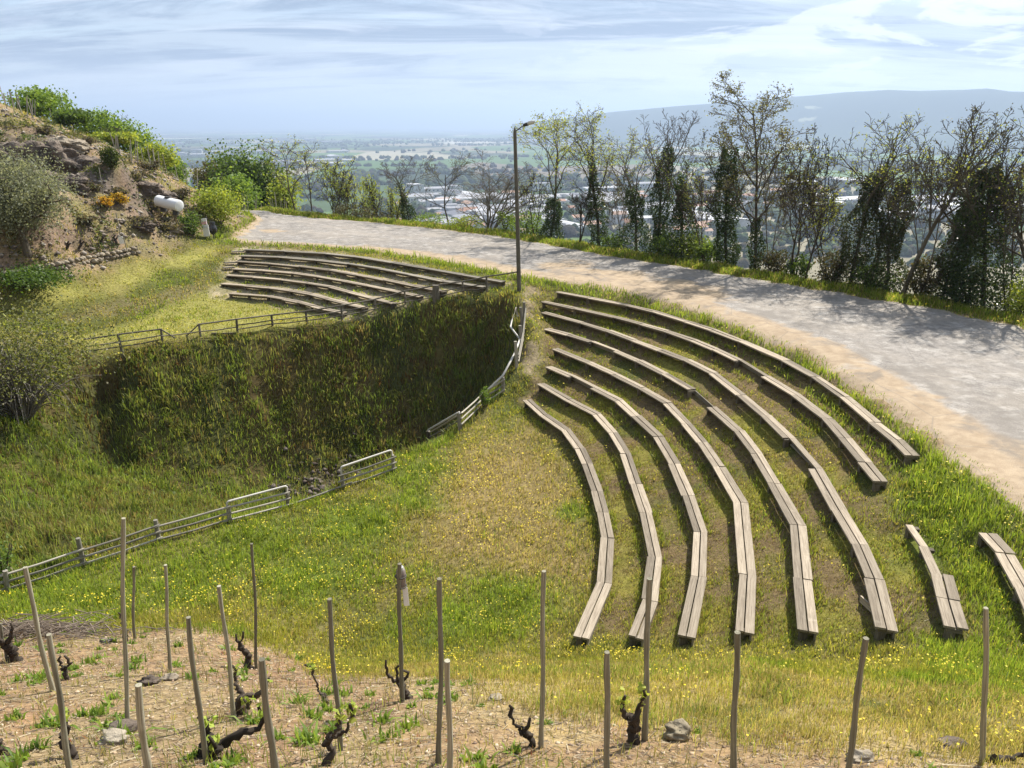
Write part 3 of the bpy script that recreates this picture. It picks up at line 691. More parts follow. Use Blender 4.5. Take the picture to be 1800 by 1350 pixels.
# ------------------------------------------------------------------ benches
def offset_line(pts, off):
    pts = np.asarray(pts, float); t = np.diff(pts[:, :2], axis=0); t /= np.linalg.norm(t, axis=1)[:, None]
    n = np.stack([t[:, 1], -t[:, 0]], 1)
    out = pts.copy()
    for i in range(len(pts)):
        if i == 0: m = n[0]
        elif i == len(pts) - 1: m = n[-1]
        else: m = n[i - 1] + n[i]; m = m / (m @ n[i])
        out[i, :2] += m * off
    return out
rb = random.Random(4)
def bench(pts, label, group, wide=.145, gap=.024, thick=.04, skip=(), mat=None, drop=.3, dark=False, single=(), riser=True):
    pts = np.asarray(pts, float)
    # make sure side +1 is uphill (away from the stage)
    loc = pts[len(pts) // 2].copy(); loc[2] = gz(loc[0], loc[1])
    root = thing('bench_row', loc, label, 'bench', group)
    mat = mat or M_PLANK
    sgn = BSIDE
    lines = {}
    for sd_, nm in ((-1, 'front'), (1, 'back')):
        a = offset_line(pts, sgn * sd_ * gap / 2); c = offset_line(pts, sgn * sd_ * (gap / 2 + wide))
        for i in range(len(pts) - 1):
            if (i, sd_) in skip: continue
            t = pts[i + 1] - pts[i]; t = t / np.linalg.norm(t); z0 = rb.uniform(-.012, .010); z1 = rb.uniform(-.012, .010)
            o_ = rb.uniform(-.018, .012); g0 = t * .004
            A0, A1, C0, C1 = a[i] + g0, a[i + 1] - g0, c[i] + g0, c[i + 1] - g0
            nn_ = (C0 - A0) / np.linalg.norm(C0 - A0) * o_; C0 = C0 + nn_; C1 = C1 + nn_
            u_ = np.array([0, 0, 1.]); 
            lo0, lo1 = [A0 + u_ * (z0 - thick), C0 + u_ * (z0 - thick), C0 + u_ * z0, A0 + u_ * z0], [A1 + u_ * (z1 - thick), C1 + u_ * (z1 - thick), C1 + u_ * z1, A1 + u_ * z1]
            m = MB(); m.hexa(lo0, lo1) if sgn * sd_ < 0 else m.hexa(lo0[::-1], lo1[::-1])
            m.build('plank', mat, root)
    post_pts = [pts[0] + (pts[1] - pts[0]) * .06] + list(pts[1:-1]) + [pts[-1] + (pts[-2] - pts[-1]) * .06]
    for i, p_ in enumerate(post_pts):
        z = p_[2] - thick - .004; m = MB()
        t = pts[min(i + 1, len(pts) - 1)] - pts[max(i - 1, 0)]; t[2] = 0; t /= np.linalg.norm(t); n_ = np.array([t[1], -t[0], 0])
        base = gz(p_[0] - n_[0] * sgn * .1, p_[1] - n_[1] * sgn * .1)
        m.bar(p_ - n_ * .09 + (0, 0, z - p_[2] - .03), p_ + n_ * .12 + (0, 0, z - p_[2] - .03), .10, .06)
        q = p_ - n_ * sgn * .06
        m.bar((q[0], q[1], base - .15), (q[0], q[1], z - .062), .11, .11, (0, 1, 0))
        m.build('support', M_POST, root)
    if riser:
        c = offset_line(pts, sgn * .115)
        for i in range(len(pts) - 1):
            t = (c[i + 1] - c[i]) / np.linalg.norm(c[i + 1] - c[i])
            m = MB(); m.bar(c[i] + t * .003 - (0, 0, thick + .068), c[i + 1] - t * .003 - (0, 0, thick + .068), .03, .13); m.build('riser_board', M_PLANKOLD, root)
    return root
BSIDE = -1.0
_t = row3[3][5] - row3[3][4]; _n = np.array([_t[1], -_t[0]])
BSIDE = 1.0 if _n[0] > 0 else -1.0
RL = ['innermost curved plank bench, lowest row beside the flowery lawn',
      'second curved plank bench up from the flowery lawn on the right slope',
      'third curved plank bench up from the lawn, one board missing near its far end',
      'fourth curved plank bench up from the lawn, unbroken double planks',
      'fifth curved plank bench up from the lawn, with a gap in its seat boards',
      'sixth curved plank bench up from the lawn, missing one front board halfway',
      'seventh curved plank bench, second below the road, ending at a bare post',
      'topmost curved plank bench of the right slope, along the grass edge of the road']
SK = {2: {(1, -1)}, 4: {(2, -1), (6, -1), (6, 1)}, 5: {(9, -1)}, 6: {(7, -1)}, 7: set()}
for i, r in enumerate(row3): bench(r, RL[i], 'curved benches of the right slope', skip=SK.get(i, ()))
bench(rowx3[0], 'short crooked bench piece standing alone, its far half only one board wide', 'curved benches of the right slope', skip={(0, 1), (1, 1)}, riser=False)
bench(rowx3[1], 'short bench piece at the right edge, in the grass below the road', 'curved benches of the right slope', riser=False)
_t = lrow3[3][2] - lrow3[3][1]; _n = np.array([_t[1], -_t[0]]); BSIDE = 1.0 if _n[1] > 0 else -1.0
LL = ['lowest far bench, on the bare ground of the left terrace', 'second far bench up from the left terrace lawn', 'third far bench up from the left terrace lawn', 'middle far bench of the seven on the left terrace',
      'fifth far bench up, third below the road on the left terrace', 'sixth far bench up, just below the topmost of the left terrace', 'topmost far bench on the left terrace, along the edge of the road']
for i, r in enumerate(lrow3):
    bench(resample(r, n=8), LL[i], 'far benches of the left terrace', mat=M_PLANKOLD if i > 4 else M_PLANK, wide=.15)
def board(p, q, w, h, name, label, cat, mat, group=None):
    m = MB(); m.bar(p, q, w, h); o = thing(name, (np.asarray(p) + q) / 2, label, cat, group); m.build('board', mat, o); return o
def single(name, mb, mat, loc, label, cat, group=None, smooth=False, colored=False):
    o = link(name, mb.mesh(name, mat, loc, smooth, colored)); o.location = tuple(float(c) for c in loc); return tag(o, label, cat, group)
def loose(u0, v0, u1, v1, dz, w, h, label, mat=M_PLANK, name='loose_board', group=None):
    a = hit(u0, v0); c = hit(u1, v1); a[2] += dz; c[2] += dz
    m = MB(); m.bar(a, c, w, h); return single(name, m, mat, (a + c) / 2, label, 'board', group)
loose(1511, 1062, 1536, 1085, .10, .03, .12, 'loose grey board sticking out of the grass beside the sixth bench')
loose(1392, 786, 1430, 824, .06, .10, .04, 'fallen board lying in the gap of the sixth bench', M_PLANKOLD)
loose(372, 589, 415, 588, .05, .06, .05, 'short fallen rail lying in front of the left fence', M_RAILDK)
loose(393, 475, 412, 474, .12, .22, .06, 'short bench stub left of the far benches, upper one', M_PLANKOLD, group='bench stubs beside the far benches')
loose(395, 466, 415, 465, .12, .22, .06, 'short bench stub left of the far benches, lower one of the upper pair', M_PLANKOLD, group='bench stubs beside the far benches')
loose(408, 446, 430, 445, .10, .22, .06, 'short bench stub beside the top far bench, at the corner of the road', M_PLANKOLD, group='bench stubs beside the far benches')
loose(540, 548, 601, 559, .12, .05, .04, 'fallen rail leaning on the left fence below the far benches', M_RAILDK)

# ------------------------------------------------------------------ lamp post
pb = P(913, 512, 3.15); pb[2] = gz(pb[0], pb[1]); pt = PY(905, 222, pb[1] - .05)
lp = thing('lamp_post', pb, 'tall grey wooden lamp post between the two fences beside the road', 'lamp post')
m = MB(); m.tube([pb - (0, 0, .3), pb + (pt - pb) * .5, pt - (0, 0, .25)], [.095, .085, .07], 12); m.tube([pt - (0, 0, .25), pt - (0, 0, .02)], [.071, .015], 12); m.build('pole', wood_mat('pole_wood', (.05, .045, .035), (.11, .10, .08), (.18, .165, .135)), lp, True)
a0 = pt + (0, 0, -.22); a1 = PY(921, 220, pb[1] - .3)
m = MB(); m.tube([a0, a0 * .5 + a1 * .5 + (0, 0, .01), a1], .022, 8); m.build('arm', M_IRON, lp, True)
d_ = (a1 - a0) / np.linalg.norm(a1 - a0); d_[2] *= .4
lh = thing('lamp_head', (0, 0, 0), None, None); lh.parent = lp; lh.location = (0, 0, 0)
m = MB(); m.tube([a1 - d_ * .02, a1 + d_ * .1, a1 + d_ * .22], [.05, .07, .07], 12); m.build('housing', M_IRON, lh, True)
m = MB(); q = np.linspace(.225, .62, 8); m.tube([a1 + d_ * s_ + (0, 0, .02) for s_ in q], [.065, .08, .085, .085, .08, .07, .05, .02], 12); m.build('shade', plain_mat('lamp_shade_grey', (.62, .63, .62), .35, .5), lh, True)
m = MB()
for v_ in (485, 478, 300): p_ = PY(913 - (512 - v_) * .0275, v_, pb[1]); m.tube([p_ - (.12, .0, 0), p_ + (.12, 0, 0)], .014, 6)
m.build('bracket', M_IRON, lp)

# ------------------------------------------------------------------ fences
def gpt(u, v, y=None): p_ = hit(u, v); return p_
# left fence along the far rim of the pit
LF = [(207,587.8,214.4,615.6),(282.8,578.6,285.6,602),(349.5,570,353.4,594.6),(415.6,561,417.4,587.4),(477,553.8,479.8,576.5),(537.6,547,539.4,571),(599.7,536.8,601.5,562.8),(658.6,526,660,551),(711,511.5,713.5,540.4),(766,501,766.6,531.4),(812.8,494.6,815,518.8),(855,486,856,517)]
lf = thing('rail_fence', far3[6], 'dark post and rail fence along the far rim of the pit, below the far benches', 'fence')
tops, bots = [], []
for k, (u0, v0, u1, v1) in enumerate(LF):
    bt = P(u1, v1, float(np.interp(u1, [f_[0] for f_ in FARRIM], [f_[2] for f_ in FARRIM]))); tp = PY(u0, v0, bt[1])
    tops.append(tp); bots.append(bt); m = MB()
    if k == 9: m.tube([bt - (0, 0, .3), tp], [.17, .15], 10)
    else: m.tube([bt - (0, 0, .3), tp + (0, 0, .02)], [.05, .045], 8)
    m.build('post', M_RAILDK, lf, True)
end = PY(908.5, 478, pb[1] - .1); first = PY(147, 596, bots[0][1] - .4); firstb = first - (0, 0, .62)
seq_t = [first] + tops + [end]; seq_b = [firstb] + bots + [end - (0, 0, .75)]
def rail(p, q, r_, parent, mat, nm='rail'):
    m = MB(); mid = (p + q) / 2 - (0, 0, rb.uniform(.0, .03)); m.tube([p, mid, q], r_, 7); m.build(nm, mat, parent, True)
for k in range(len(seq_t) - 1):
    if k not in (2,): rail(seq_t[k], seq_t[k + 1], .032, lf, M_RAILDK)
    for hgt_ in ((.62, .34) if k > 3 else (.5,) if k > 1 else (.55, .25)):
        if k >= 12: continue
        A = seq_b[k] * (1 - hgt_) + seq_t[k] * hgt_ ; B = seq_b[k + 1] * (1 - hgt_) + seq_t[k + 1] * hgt_
        rail(A + (0, -.05, 0), B + (0, -.05, 0), .024, lf, M_RAILDK)
rail(tops[1], PY(308, 594, bots[1][1]), .028, lf, M_RAILDK, 'brace'); rail(tops[2], PY(314, 602, bots[2][1]), .028, lf, M_RAILDK, 'brace')
# near fence along the lawn edge
def rimz(u): return float(np.interp(u, [n_[0] for n_ in NEARRIM], [n_[2] for n_ in NEARRIM]))
nf = thing('rail_fence', P(274, 950, .6), 'low weathered rail fence along the near left rim of the pit', 'fence')
NFP = [(-60,1058,-60,1012),(10,1040,9,1003),(147,996,137,946),(280,952,273,914),(402,918,402,893),(506,892,505,868),(603,858,601,836),(692,828,690,800)]
nb_, nt_ = [], []
for k, (u1, v1, u0, v0) in enumerate(NFP):
    bt = hit(u1, v1); bt[2] -= .02; tp = PY(u0, v0, bt[1]); nb_.append(bt); nt_.append(tp); m = MB(); m.tube([bt - (0, 0, .3), tp], [.055, .05], 8); m.build('post', M_RAIL, nf, True)
for k in range(len(nb_) - 1):
    for hh, r_ in ((.44, .026), (.27, .026), (.10, .026)):
        if k == 5 and hh > .2: continue
        A = nb_[k] + (0, -.07, hh); B = nb_[k + 1] + (0, -.07, hh + .02); d_ = (B - A) / np.linalg.norm(B - A)
        rail(A - d_ * .1, B + d_ * (.12 if k != 5 else .3), r_, nf, M_RAIL)
def frame(parent, pts, r_=.028): 
    m = MB(); m.tube(pts, r_, 10); m.build('handrail_frame', M_METAL, parent, True)
def bend(a, b_, c_, d__): return [a, a + (b_ - a) * .93, b_ + (c_ - b_) * .02 - (b_ - a) * .01, b_ + (c_ - b_) * .05, c_ + (b_ - c_) * .05, c_ + (b_ - c_) * .02 - (c_ - d__) * .01, c_ + (d__ - c_) * .07, d__]
f0, f1 = nb_[4], nb_[5]
frame(nf, bend(f0 + (0, 0, .2), PY(399, 882, f0[1]), PY(504, 854, f1[1]), f1 + (0, 0, .15)))
f0, f1 = nb_[6], nb_[7]
frame(nf, bend(f0 + (0, 0, .2), PY(599, 821, f0[1]), PY(688, 791, f1[1]), f1 + (0, 0, .15)))
# right fence climbing to the lamp post
rf = thing('rail_fence', P(850, 715, .9), 'broken weathered rail fence climbing from the lawn to the lamp post', 'fence')
RFP = [(754.5,786,753,758),(809,757,806,727),(851,716,850,690),(885,690,884,663),(909,646,906,600),(917,600,914,572),(920,572,915,540),(922,556,921,531)]
qb, qt = [], []
for k, (u1, v1, u0, v0) in enumerate(RFP):
    z = rimz(u1) if k > 2 else None
    bt = hit(u1, v1) if z is None else P(u1, v1, float(np.interp(v1, [525,560,600,645,690], [3.05,2.6,2.05,1.55,1.0])))
    bt[2] = float(gz(bt[0], bt[1])) + (.10 if k < 3 else 0); tp = PY(u0, v0, bt[1]); qb.append(bt); qt.append(tp); m = MB(); m.tube([bt - (0, 0, .3), tp], [.07, .06] if k else [.10, .09], 8); m.build('post', M_RAIL if k else M_POST, rf, True)
for k in range(len(qb) - 1):
    if k in (3,): continue
    H_ = (.52, .33, .14) if k < 3 else (.5, .38, .26)
    for hh in H_:
        A = qb[k] + (.05, -.05, hh); B = qb[k + 1] + (.05, -.05, hh); rail(A, B, .028, rf, M_RAIL)
frame(rf, [qt[0] - (0, 0, .1), qt[0] + (0, 0, .05), PY(753, 755.5, qb[0][1]), PY(803, 727, qb[1][1]), PY(806.5, 724, qb[1][1]), qb[1] + (0, 0, .3)], .038)
def pz(u, v, z): return P(u, v, z)
frame(rf, [PY(856, 687, qb[2][1] + .1), PY(884, 660, qb[3][1]), PY(900, 630, qb[3][1] + 1.1), PY(910, 608, qb[4][1] + .6), PY(914, 596, qb[5][1])], .04)
frame(rf, [PY(914, 596, qb[5][1]), PY(906, 586, qb[5][1] + .3), PY(897.5, 574.5, qb[5][1] + .6), PY(899, 565, qb[6][1] + .2), PY(907.5, 541, qb[7][1] + .2), PY(910, 556, qb[7][1] + .2)], .036)

# ------------------------------------------------------------------ vineyard stakes and vines
STK = [  # top u,v / lower u,v / forward distance or None / label
 (0,1096,13,1163,None,'leaning pale stake at the left edge, beside the brush pile'),
 (45,997,92.6,1215,None,'long stake leaning left, between the brush pile and the fence'),
 (87,1115,122,1352,4.3,'thick crooked pale stake in front of the long leaning one at left'),
 (216,911,226,1280,None,'tallest bent dark stake, crossing the near fence at left'),
 (236,996,236,1124,None,'far thin stake directly behind the tallest bent one'),
 (291,993,298.5,1181,None,'straight stake beside the pale flat stones'),
 (331,1085,369,1365,4.6,'leaning brown stake in front of the low sprawling vine'),
 (242.6,1204,262,1365,3.3,'short stake at the bottom edge near the pale white rock'),
 (385,1030,412,1267,None,'leaning stake holding the twisted vine with raised arms'),
 (442.6,955.5,450,1176,None,'tall far stake beside the upright black vine stump at the grass edge'),
 (459,1159,483,1365,3.6,'dark brown stake at the bottom edge right of the sprawling vine'),
 (578,1053,600,1320,None,'slim dark stake leaning slightly left, beside bright green weeds'),
 (702,991,708.5,1235,None,'reddish stake carrying a small strapped box near its top'),
 (773,1017,771,1345,None,'straight slender stake right of the one with the box'),
 (787,1161,791,1365,3.5,'thick short stake at the bottom edge, in front of the straight slender one'),
 (955.5,1004,952,1315,None,'straight grey stake beside the small forked vine'),
 (1068.5,1146,1070,1365,3.6,'thick greenish stake at the bottom edge, left of the forked vine stump'),
 (1141,1017,1134,1302,None,'thin dark stake beside the tall forked vine stump'),
 (1297,1111,1288,1362,4.2,'stake standing right of the boulder, below the fourth bench'),
 (1521.5,1122,1491,1365,4.0,'thick stake leaning right, below the sixth bench'),
 (1734,1068.5,1726,1344,None,'rightmost tall stake, beside a dark root at its foot'),
]
rs = random.Random(8)
def stake(u0, v0, u1, v1, y, label):
    if y is None:
        bt = hit(u1, v1); tp = PY(u0, v0, bt[1])
    else:
        tp = PY(u0, v0, y); lo = PY(u1, v1, y); d = (lo - tp) / np.linalg.norm(lo - tp); bt = lo.copy()
        for _ in range(200):
            if bt[2] < gz(bt[0], bt[1]): break
            bt = bt + d * .02
    root = thing('vineyard_stake', bt, label, 'stake', 'vineyard stakes in the foreground')
    n_ = 17; s_ = np.linspace(0, 1, n_)[:, None]; pts = bt - (0, 0, .0) + (tp - bt) * s_
    L = np.linalg.norm(tp - bt); side = np.array([1., .3, 0]); bow = (rs.uniform(-.009, .009)) * L
    pts = pts + side * (np.sin(s_ * np.pi) * bow) + side * (np.sin(s_ * 9 + rs.random() * 6) * .005)
    pts[0, 2] -= .15
    r0 = .023 * rs.uniform(.85, 1.15) if y is None else .021 * rs.uniform(.9, 1.15)
    m = MB(); m.tube(pts, np.linspace(r0 * 1.05, r0 * .85, n_) * (1 + .09 * np.sin(np.arange(n_) * 1.3 + rs.random() * 6)), 10, rough=.05); m.build('post', M_STAKE, root, True)
    return root, bt, tp
for a in STK:
    root, bt, tp = stake(*a)
    if 'strapped box' in a[5]:
        c_ = tp - (0, 0, .20) + (0, .06, 0); m = MB(); m.tube([c_ - (0, 0, .10), c_ + (0, 0, .0), c_ + (0, 0, .08), c_ + (0, 0, .10)], [.045, .05, .048, .03], 14)
        bx_ = thing('box', bt, None, None); bx_.parent = root; bx_.location = (0, 0, 0); m.build('canister', plain_mat('canister_grey', (.20, .16, .14), .5, .4), bx_, True)
        m = MB(); m.tube([c_ + (0, 0, .095), c_ + (0, 0, .125)], [.038, .03], 12); m.build('lid', plain_mat('grey_lid', (.42, .41, .39), .4), bx_, True)
        for dz in (-.09, .03):
            m = MB(); ang = np.linspace(0, 2 * np.pi, 17); m.tube([c_ + (.055 * math.cos(q), .055 * math.sin(q) - .02, dz) for q in ang], .007, 6, False); m.build('strap', M_IRON, bx_, True)
        m = MB(); m.bar(c_ + (.035, -.02, -.11), c_ + (.045, -.02, -.33), .055, .004, (0, 1, 0)); m.build('tag', plain_mat('white_tag', (.78, .78, .8), .5), bx_)
def vine(u, v, h, arms, label, seed, lean=(0, 0), r0=.055, leafy=False):
    h *= .85; arms = [(q0 * .85, q1 * .85, q2 * .85) for q0, q1, q2 in arms]; b0 = hit(u, v); r = np.random.RandomState(seed)
    root = thing('grapevine', b0, label, 'vine', 'pruned vines in the foreground'); m = MB()
    n_ = 6; tr = [b0 - (0, 0, .1)]
    for k in range(n_): tr.append(tr[-1] + np.array([lean[0] / n_ + r.normal(0, .022), lean[1] / n_ + r.normal(0, .02), (h + .1) / n_]))
    tr = np.array(tr); r0 = r0 * .66; rad = r0 * (np.linspace(1.25, .95, n_ + 1) + r.uniform(-.18, .22, n_ + 1)); rad[-1] *= 1.1
    q_ = np.linspace(0, n_, 22); m.tube(np.stack([np.interp(q_, np.arange(n_ + 1), tr[:, i]) for i in range(3)], 1) + r.normal(0, .006, (22, 3)), np.interp(q_, np.arange(n_ + 1), rad) * r.uniform(.82, 1.22, 22), 11, rough=.13); tips = []
    for dx, dy, dz in arms:
        p_ = tr[-1] - (0, 0, .02); pts = [p_]; n2 = 5
        for k in range(1, n2 + 1): s_ = k / n2; pts.append(p_ + np.array([dx * s_ ** .8, dy * s_, dz * s_ ** 1.5]) + r.normal(0, .018, 3))
        pa = np.array(pts); q_ = np.linspace(0, n2, 15); m.tube(np.stack([np.interp(q_, np.arange(n2 + 1), pa[:, i]) for i in range(3)], 1) + r.normal(0, .006, (15, 3)), r0 * np.linspace(.72, .34, 15) * r.uniform(.78, 1.3, 15), 8, rough=.12); tips.append(pts[-1])
        q = pts[-1]; m.tube([q, q + (r.normal(0, .02), r.normal(0, .02), .06), q + (r.normal(0, .03), 0, .11)], [.018, .016, .011], 6)
    m.build('trunk', M_VINE, root, True)
    if leafy:
        for t_ in tips: leaves(t_ + r.normal(0, .03, (18, 3)) + (0, 0, .08), .06, ((.34, .44, .07), (.46, .50, .11)), 'bud_cluster', root, seed, M_LEAF)
    return root

# ------------------------------------------------------------------ leaves
def leaf_arrays(P_, size, pal, seed, up=0.3, aspect=.75, jit=.35):
    r = np.random.RandomState(seed); P_ = np.asarray(P_, float); n = len(P_)
    nrm = r.normal(0, 1, (n, 3)); nrm[:, 2] += up * 2; nrm /= np.linalg.norm(nrm, axis=1)[:, None]
    a = np.cross(nrm, r.normal(0, 1, (n, 3))); a /= np.linalg.norm(a, axis=1)[:, None] + 1e-9; b_ = np.cross(nrm, a)
    s_ = (np.asarray(size) * r.uniform(1 - jit, 1 + jit, n))[:, None]
    V = np.stack([P_ - a * s_ * .5, P_ + b_ * s_ * .5 * aspect + nrm * s_ * .08, P_ + a * s_ * .55, P_ - b_ * s_ * .5 * aspect + nrm * s_ * .08], 1).reshape(-1, 3)
    F = np.arange(n * 4).reshape(n, 4)
    pal = np.asarray(pal, float); k = r.rand(n, 1); i = r.randint(0, len(pal), n); j = r.randint(0, len(pal), n)
    c = pal[i] * k + pal[j] * (1 - k); c = c * r.uniform(.75, 1.25, (n, 1))
    return V, F, np.repeat(c, 4, 0)
def wloc(o):
    l = np.zeros(3)
    while o is not None: l = l + np.array(o.location); o = o.parent
    return l
def leaves(P_, size, pal, name, parent, seed, mat, up=.3, aspect=.75):
    V, F, c = leaf_arrays(P_, size, pal, seed, up, aspect)
    return link(name, mesh_np(name, V - wloc(parent), [F], mat, cols=c), parent)

VN = [
 (33,1163,.38,[(-.22,.1,.05),(.12,0,.28),(-.1,-.1,.2)],'big gnarled black vine stump before the brush pile',(.0,0),.085,False),
 (118,1195,.22,[(.09,0,.12),(-.06,.05,.05)],'small black vine stub behind the crooked pale stake',(.0,0),.038,False),
 (222,1128,.38,[(-.05,0,.10)],'slim black vine stump beside the far thin stake',(-.02,0),.045,False),
 (441,1176,.40,[(-.10,0,.12),(.03,.05,.12)],'upright black vine stump at the grass edge beside a tall stake',(-.03,0),.055,False),
 (424,1255,.34,[(.30,.05,.12),(-.16,.2,.22),(.12,-.1,-.04)],'twisted vine with two raised arms beside a leaning stake',(.10,0),.065,True),
 (380,1330,.18,[(.50,.15,.24),(-.05,.05,.2),(.12,-.1,.05)],'low sprawling vine with one long arm reaching right',(.0,0),.085,True),
 (588,1238,.14,[(-.14,.05,.30)],'thin curved vine leaning left beside the slim dark stake',(-.10,0),.034,True),
 (580,1345,.36,[(.13,0,.20),(.20,.1,.16)],'young leafy vine at the foot of the slim dark stake',(.06,0),.035,True),
 (726,1228,.30,[(-.20,.02,.22),(.07,0,.16),(-.06,0,.2)],'black vine with upright horns beside the stake with the box',(.0,0),.05,False),
 (941,1312,.26,[(-.14,0,.16),(.02,0,.10)],'small forked vine beside a straight grey stake',(-.02,0),.036,False),
 (1115,1305,.36,[(-.10,0,.20),(.11,0,.24)],'tall forked black vine stump beside the thin dark stake',(.0,0),.06,True),
 (5,1333,.16,[(-.15,0,.06)],'cut vine stump at the lower left edge',(.0,0),.05,False),
 (130,1335,.22,[(.05,0,.14)],'short vine stump beside the crooked pale stake at the bottom edge',(.0,0),.05,True),
 (1745,1338,.10,[(.30,.05,.04)],'dark root lying at the foot of the rightmost stake',(.05,0),.05,False),
]
for k, (u, v, h, arms, lab, lean, r0, lf_) in enumerate(VN): vine(u, v, h, arms, lab, 50 + k, lean, r0, lf_)

# ------------------------------------------------------------------ rocks
def blob(c, rx, ry, rz_, seed, sub=3, rough=.35, freq=1.5):
    import bmesh as bm_
    bm = bm_.new(); bm_.ops.create_icosphere(bm, subdivisions=sub, radius=1.0)
    V = np.array([v.co[:] for v in bm.verts]); F = np.array([[v.index for v in f_.verts] for f_ in bm.faces]); bm.free()
    s_ = seed * 3.7
    rg_ = np.abs(fbm(V[:, 0] * 2.6 + s_, V[:, 1] * 2.6 + V[:, 2] * 3.1, seed + 9, 4) - .5) * 2; rg2 = np.abs(fbm(V[:, 1] * 2.2 - s_, V[:, 2] * 5.2 + V[:, 0], seed + 19, 4) - .5) * 2
    d = .6 * (rg_ - .25) + .6 * (rg2 - .25) + (fbm(V[:, 0] * freq + s_, V[:, 1] * freq + V[:, 2] * 1.3 * freq, seed, 4) - .5) * 2 + (fbm(V[:, 2] * freq * 1.7 + s_, V[:, 0] * freq + V[:, 1] * freq * .7, seed + 5, 3) - .5)
    V = V * (1 + rough * d[:, None]); V = np.sign(V) * np.abs(V) ** .85
    return V * np.array([rx, ry, rz_]) + np.asarray(c), F
def rock(u, v, rx, ry, rz_, seed, label, mat=M_STONE, sink=.3, sub=4, rough=.5, group=None, name='rock', cat='rock'):
    c = hit(u, v); c = c + (0, 0, rz_ * (1 - sink) * .6); V, F = blob(c, rx, ry, rz_, seed, sub, rough); m = MB(); m.add(V, F)
    return single(name, m, mat, c, label, cat, group)
rock(200,1305,.12,.09,.065,3,'pale angular rock lying on the soil at lower left')
rock(298,1196,.11,.08,.055,4,'flat pale stone at the foot of a straight stake')
rock(262,1204,.12,.08,.07,5,'dark flat stone left of the pale one', M_ROCK)
rock(1190,1300,.11,.10,.10,6,'rounded brown boulder on the soil in front of the benches', rock_mat('brown_boulder', (.13,.10,.065), (.22,.18,.12), (.32,.28,.2)))
rock(872,1232,.09,.06,.03,7,'small white flat stone in the middle of the soil')
rock(1511,1338,.10,.07,.05,8,'pale stone half buried near the leaning stake')
rock(1672,1312,.11,.08,.04,9,'flat brown slab in the grass at lower right', M_ROCK)
rock(215,1290,.13,.09,.06,10,'brown stone touching the pale angular rock', M_ROCK)
rock(187,1130,.10,.07,.05,11,'small brown stone on the red weeds', M_ROCK)
print('hard objects', round(time.time() - T0, 1))
# ------------------------------------------------------------------ trees
UP = np.array([0, 0, 1.])
def nrmz(v): return v / (np.linalg.norm(v) + 1e-9)
def grow(r, p, d, L, rad, lev, Q, out, tips):
    n = int(np.clip(L / Q.get('seg', .5), 3, 7)); pts = [p]; rs_ = [rad]; dd = d
    for k in range(1, n + 1):
        dd = nrmz(dd + r.normal(0, Q['wob'][lev], 3) + UP * Q['trop'][lev]); p = p + dd * (L / n); pts.append(p)
        rs_.append(max(rad * (1 - .62 * k / n), Q.get('rmin', .010)))
    out.append((np.array(pts), np.array(rs_), lev))
    pts = np.array(pts)
    if lev < len(Q['nb']):
        nb = Q['nb'][lev]; t0 = Q['t0'][lev]; az = r.rand() * 6.28
        for j in range(nb):
            t = t0 + (1 - t0) * (j + r.rand()) / nb; s_ = t * n; i = min(int(s_), n - 1); q = pts[i] + (pts[i + 1] - pts[i]) * (s_ - i)
            tg = nrmz(pts[i + 1] - pts[i]); az += 2.4 + r.normal(0, .4)
            a = nrmz(np.cross(tg, [.3, .2, .93] if abs(tg[2]) < .9 else [1, .1, 0])); b_ = np.cross(tg, a)
            an = Q['ang'][lev] * r.uniform(.75, 1.25)
            cdir = math.cos(an) * tg + math.sin(an) * (math.cos(az) * a + math.sin(az) * b_)
            grow(r, q, cdir, L * Q['rat'][lev] * (1 - Q.get('short', .45) * (t - t0) / (1 - t0 + 1e-6)) * r.uniform(.75, 1.2), max(rs_[i] * .62, Q.get('rmin', .010)), lev + 1, Q, out, tips)
    if lev >= len(Q['nb']) - 1:
        for k in range(1, len(pts)): tips.append(pts[k])
LOC = dict(seg=.6, wob=(.07, .12, .16, .2, .2), trop=(.05, .10, .06, .03, .02), nb=(7, 6, 5), t0=(.35, .22, .2, .15), ang=(.75, .75, .8, .75), rat=(.62, .55, .5, .5), rmin=.0095)
def skeleton(seed, base, H, Wd, Q, lean=(0, 0), stems=1, r0=None):
    r = np.random.RandomState(seed); out, tips = [], []
    for k in range(stems):
        d = nrmz(np.array([lean[0] / H + (r.normal(0, .32) if stems > 1 else 0), lean[1] / H + (r.normal(0, .22) if stems > 1 else 0), 1.0]))
        grow(r, np.zeros(3), d, H * .8 * (r.uniform(.7, 1) if stems > 1 else 1), r0 or H * .0125, 0, Q, out, tips)
    allp = np.vstack([o[0] for o in out]); tips = np.array(tips)
    sz = H / allp[:, 2].max(); pass
    wx = np.percentile(np.abs(allp[:, 0] - lean[0] * allp[:, 2] / max(allp[:, 2].max(), 1e-3)), 97); sx_ = np.clip((Wd / 2) / max(wx, .05), .45, 1.9)
    def tr(p):
        q = p.copy(); ax = lean[0] / allp[:, 2].max() * p[:, 2]; ay = lean[1] / allp[:, 2].max() * p[:, 2]
        q[:, 0] = ax + (p[:, 0] - ax) * sx_; q[:, 1] = ay + (p[:, 1] - ay) * sx_; q[:, 2] *= sz
        return q + base
    return [(tr(o[0]), o[1], o[2]) for o in out], tr(tips)
def wood(out, name, mat, parent):
    m = MB()
    for p_, r_, lev in out: m.tube(p_, r_, (9, 6, 4, 3, 3)[lev], cap=False)
    return m.build(name, mat, parent, True)
SPRING = ((.16, .22, .04), (.24, .29, .06), (.11, .17, .03))
YELLOWG = ((.34, .38, .06), (.26, .33, .055), (.42, .42, .08))
BROWNG = ((.17, .15, .06), (.22, .24, .075), (.10, .085, .045))
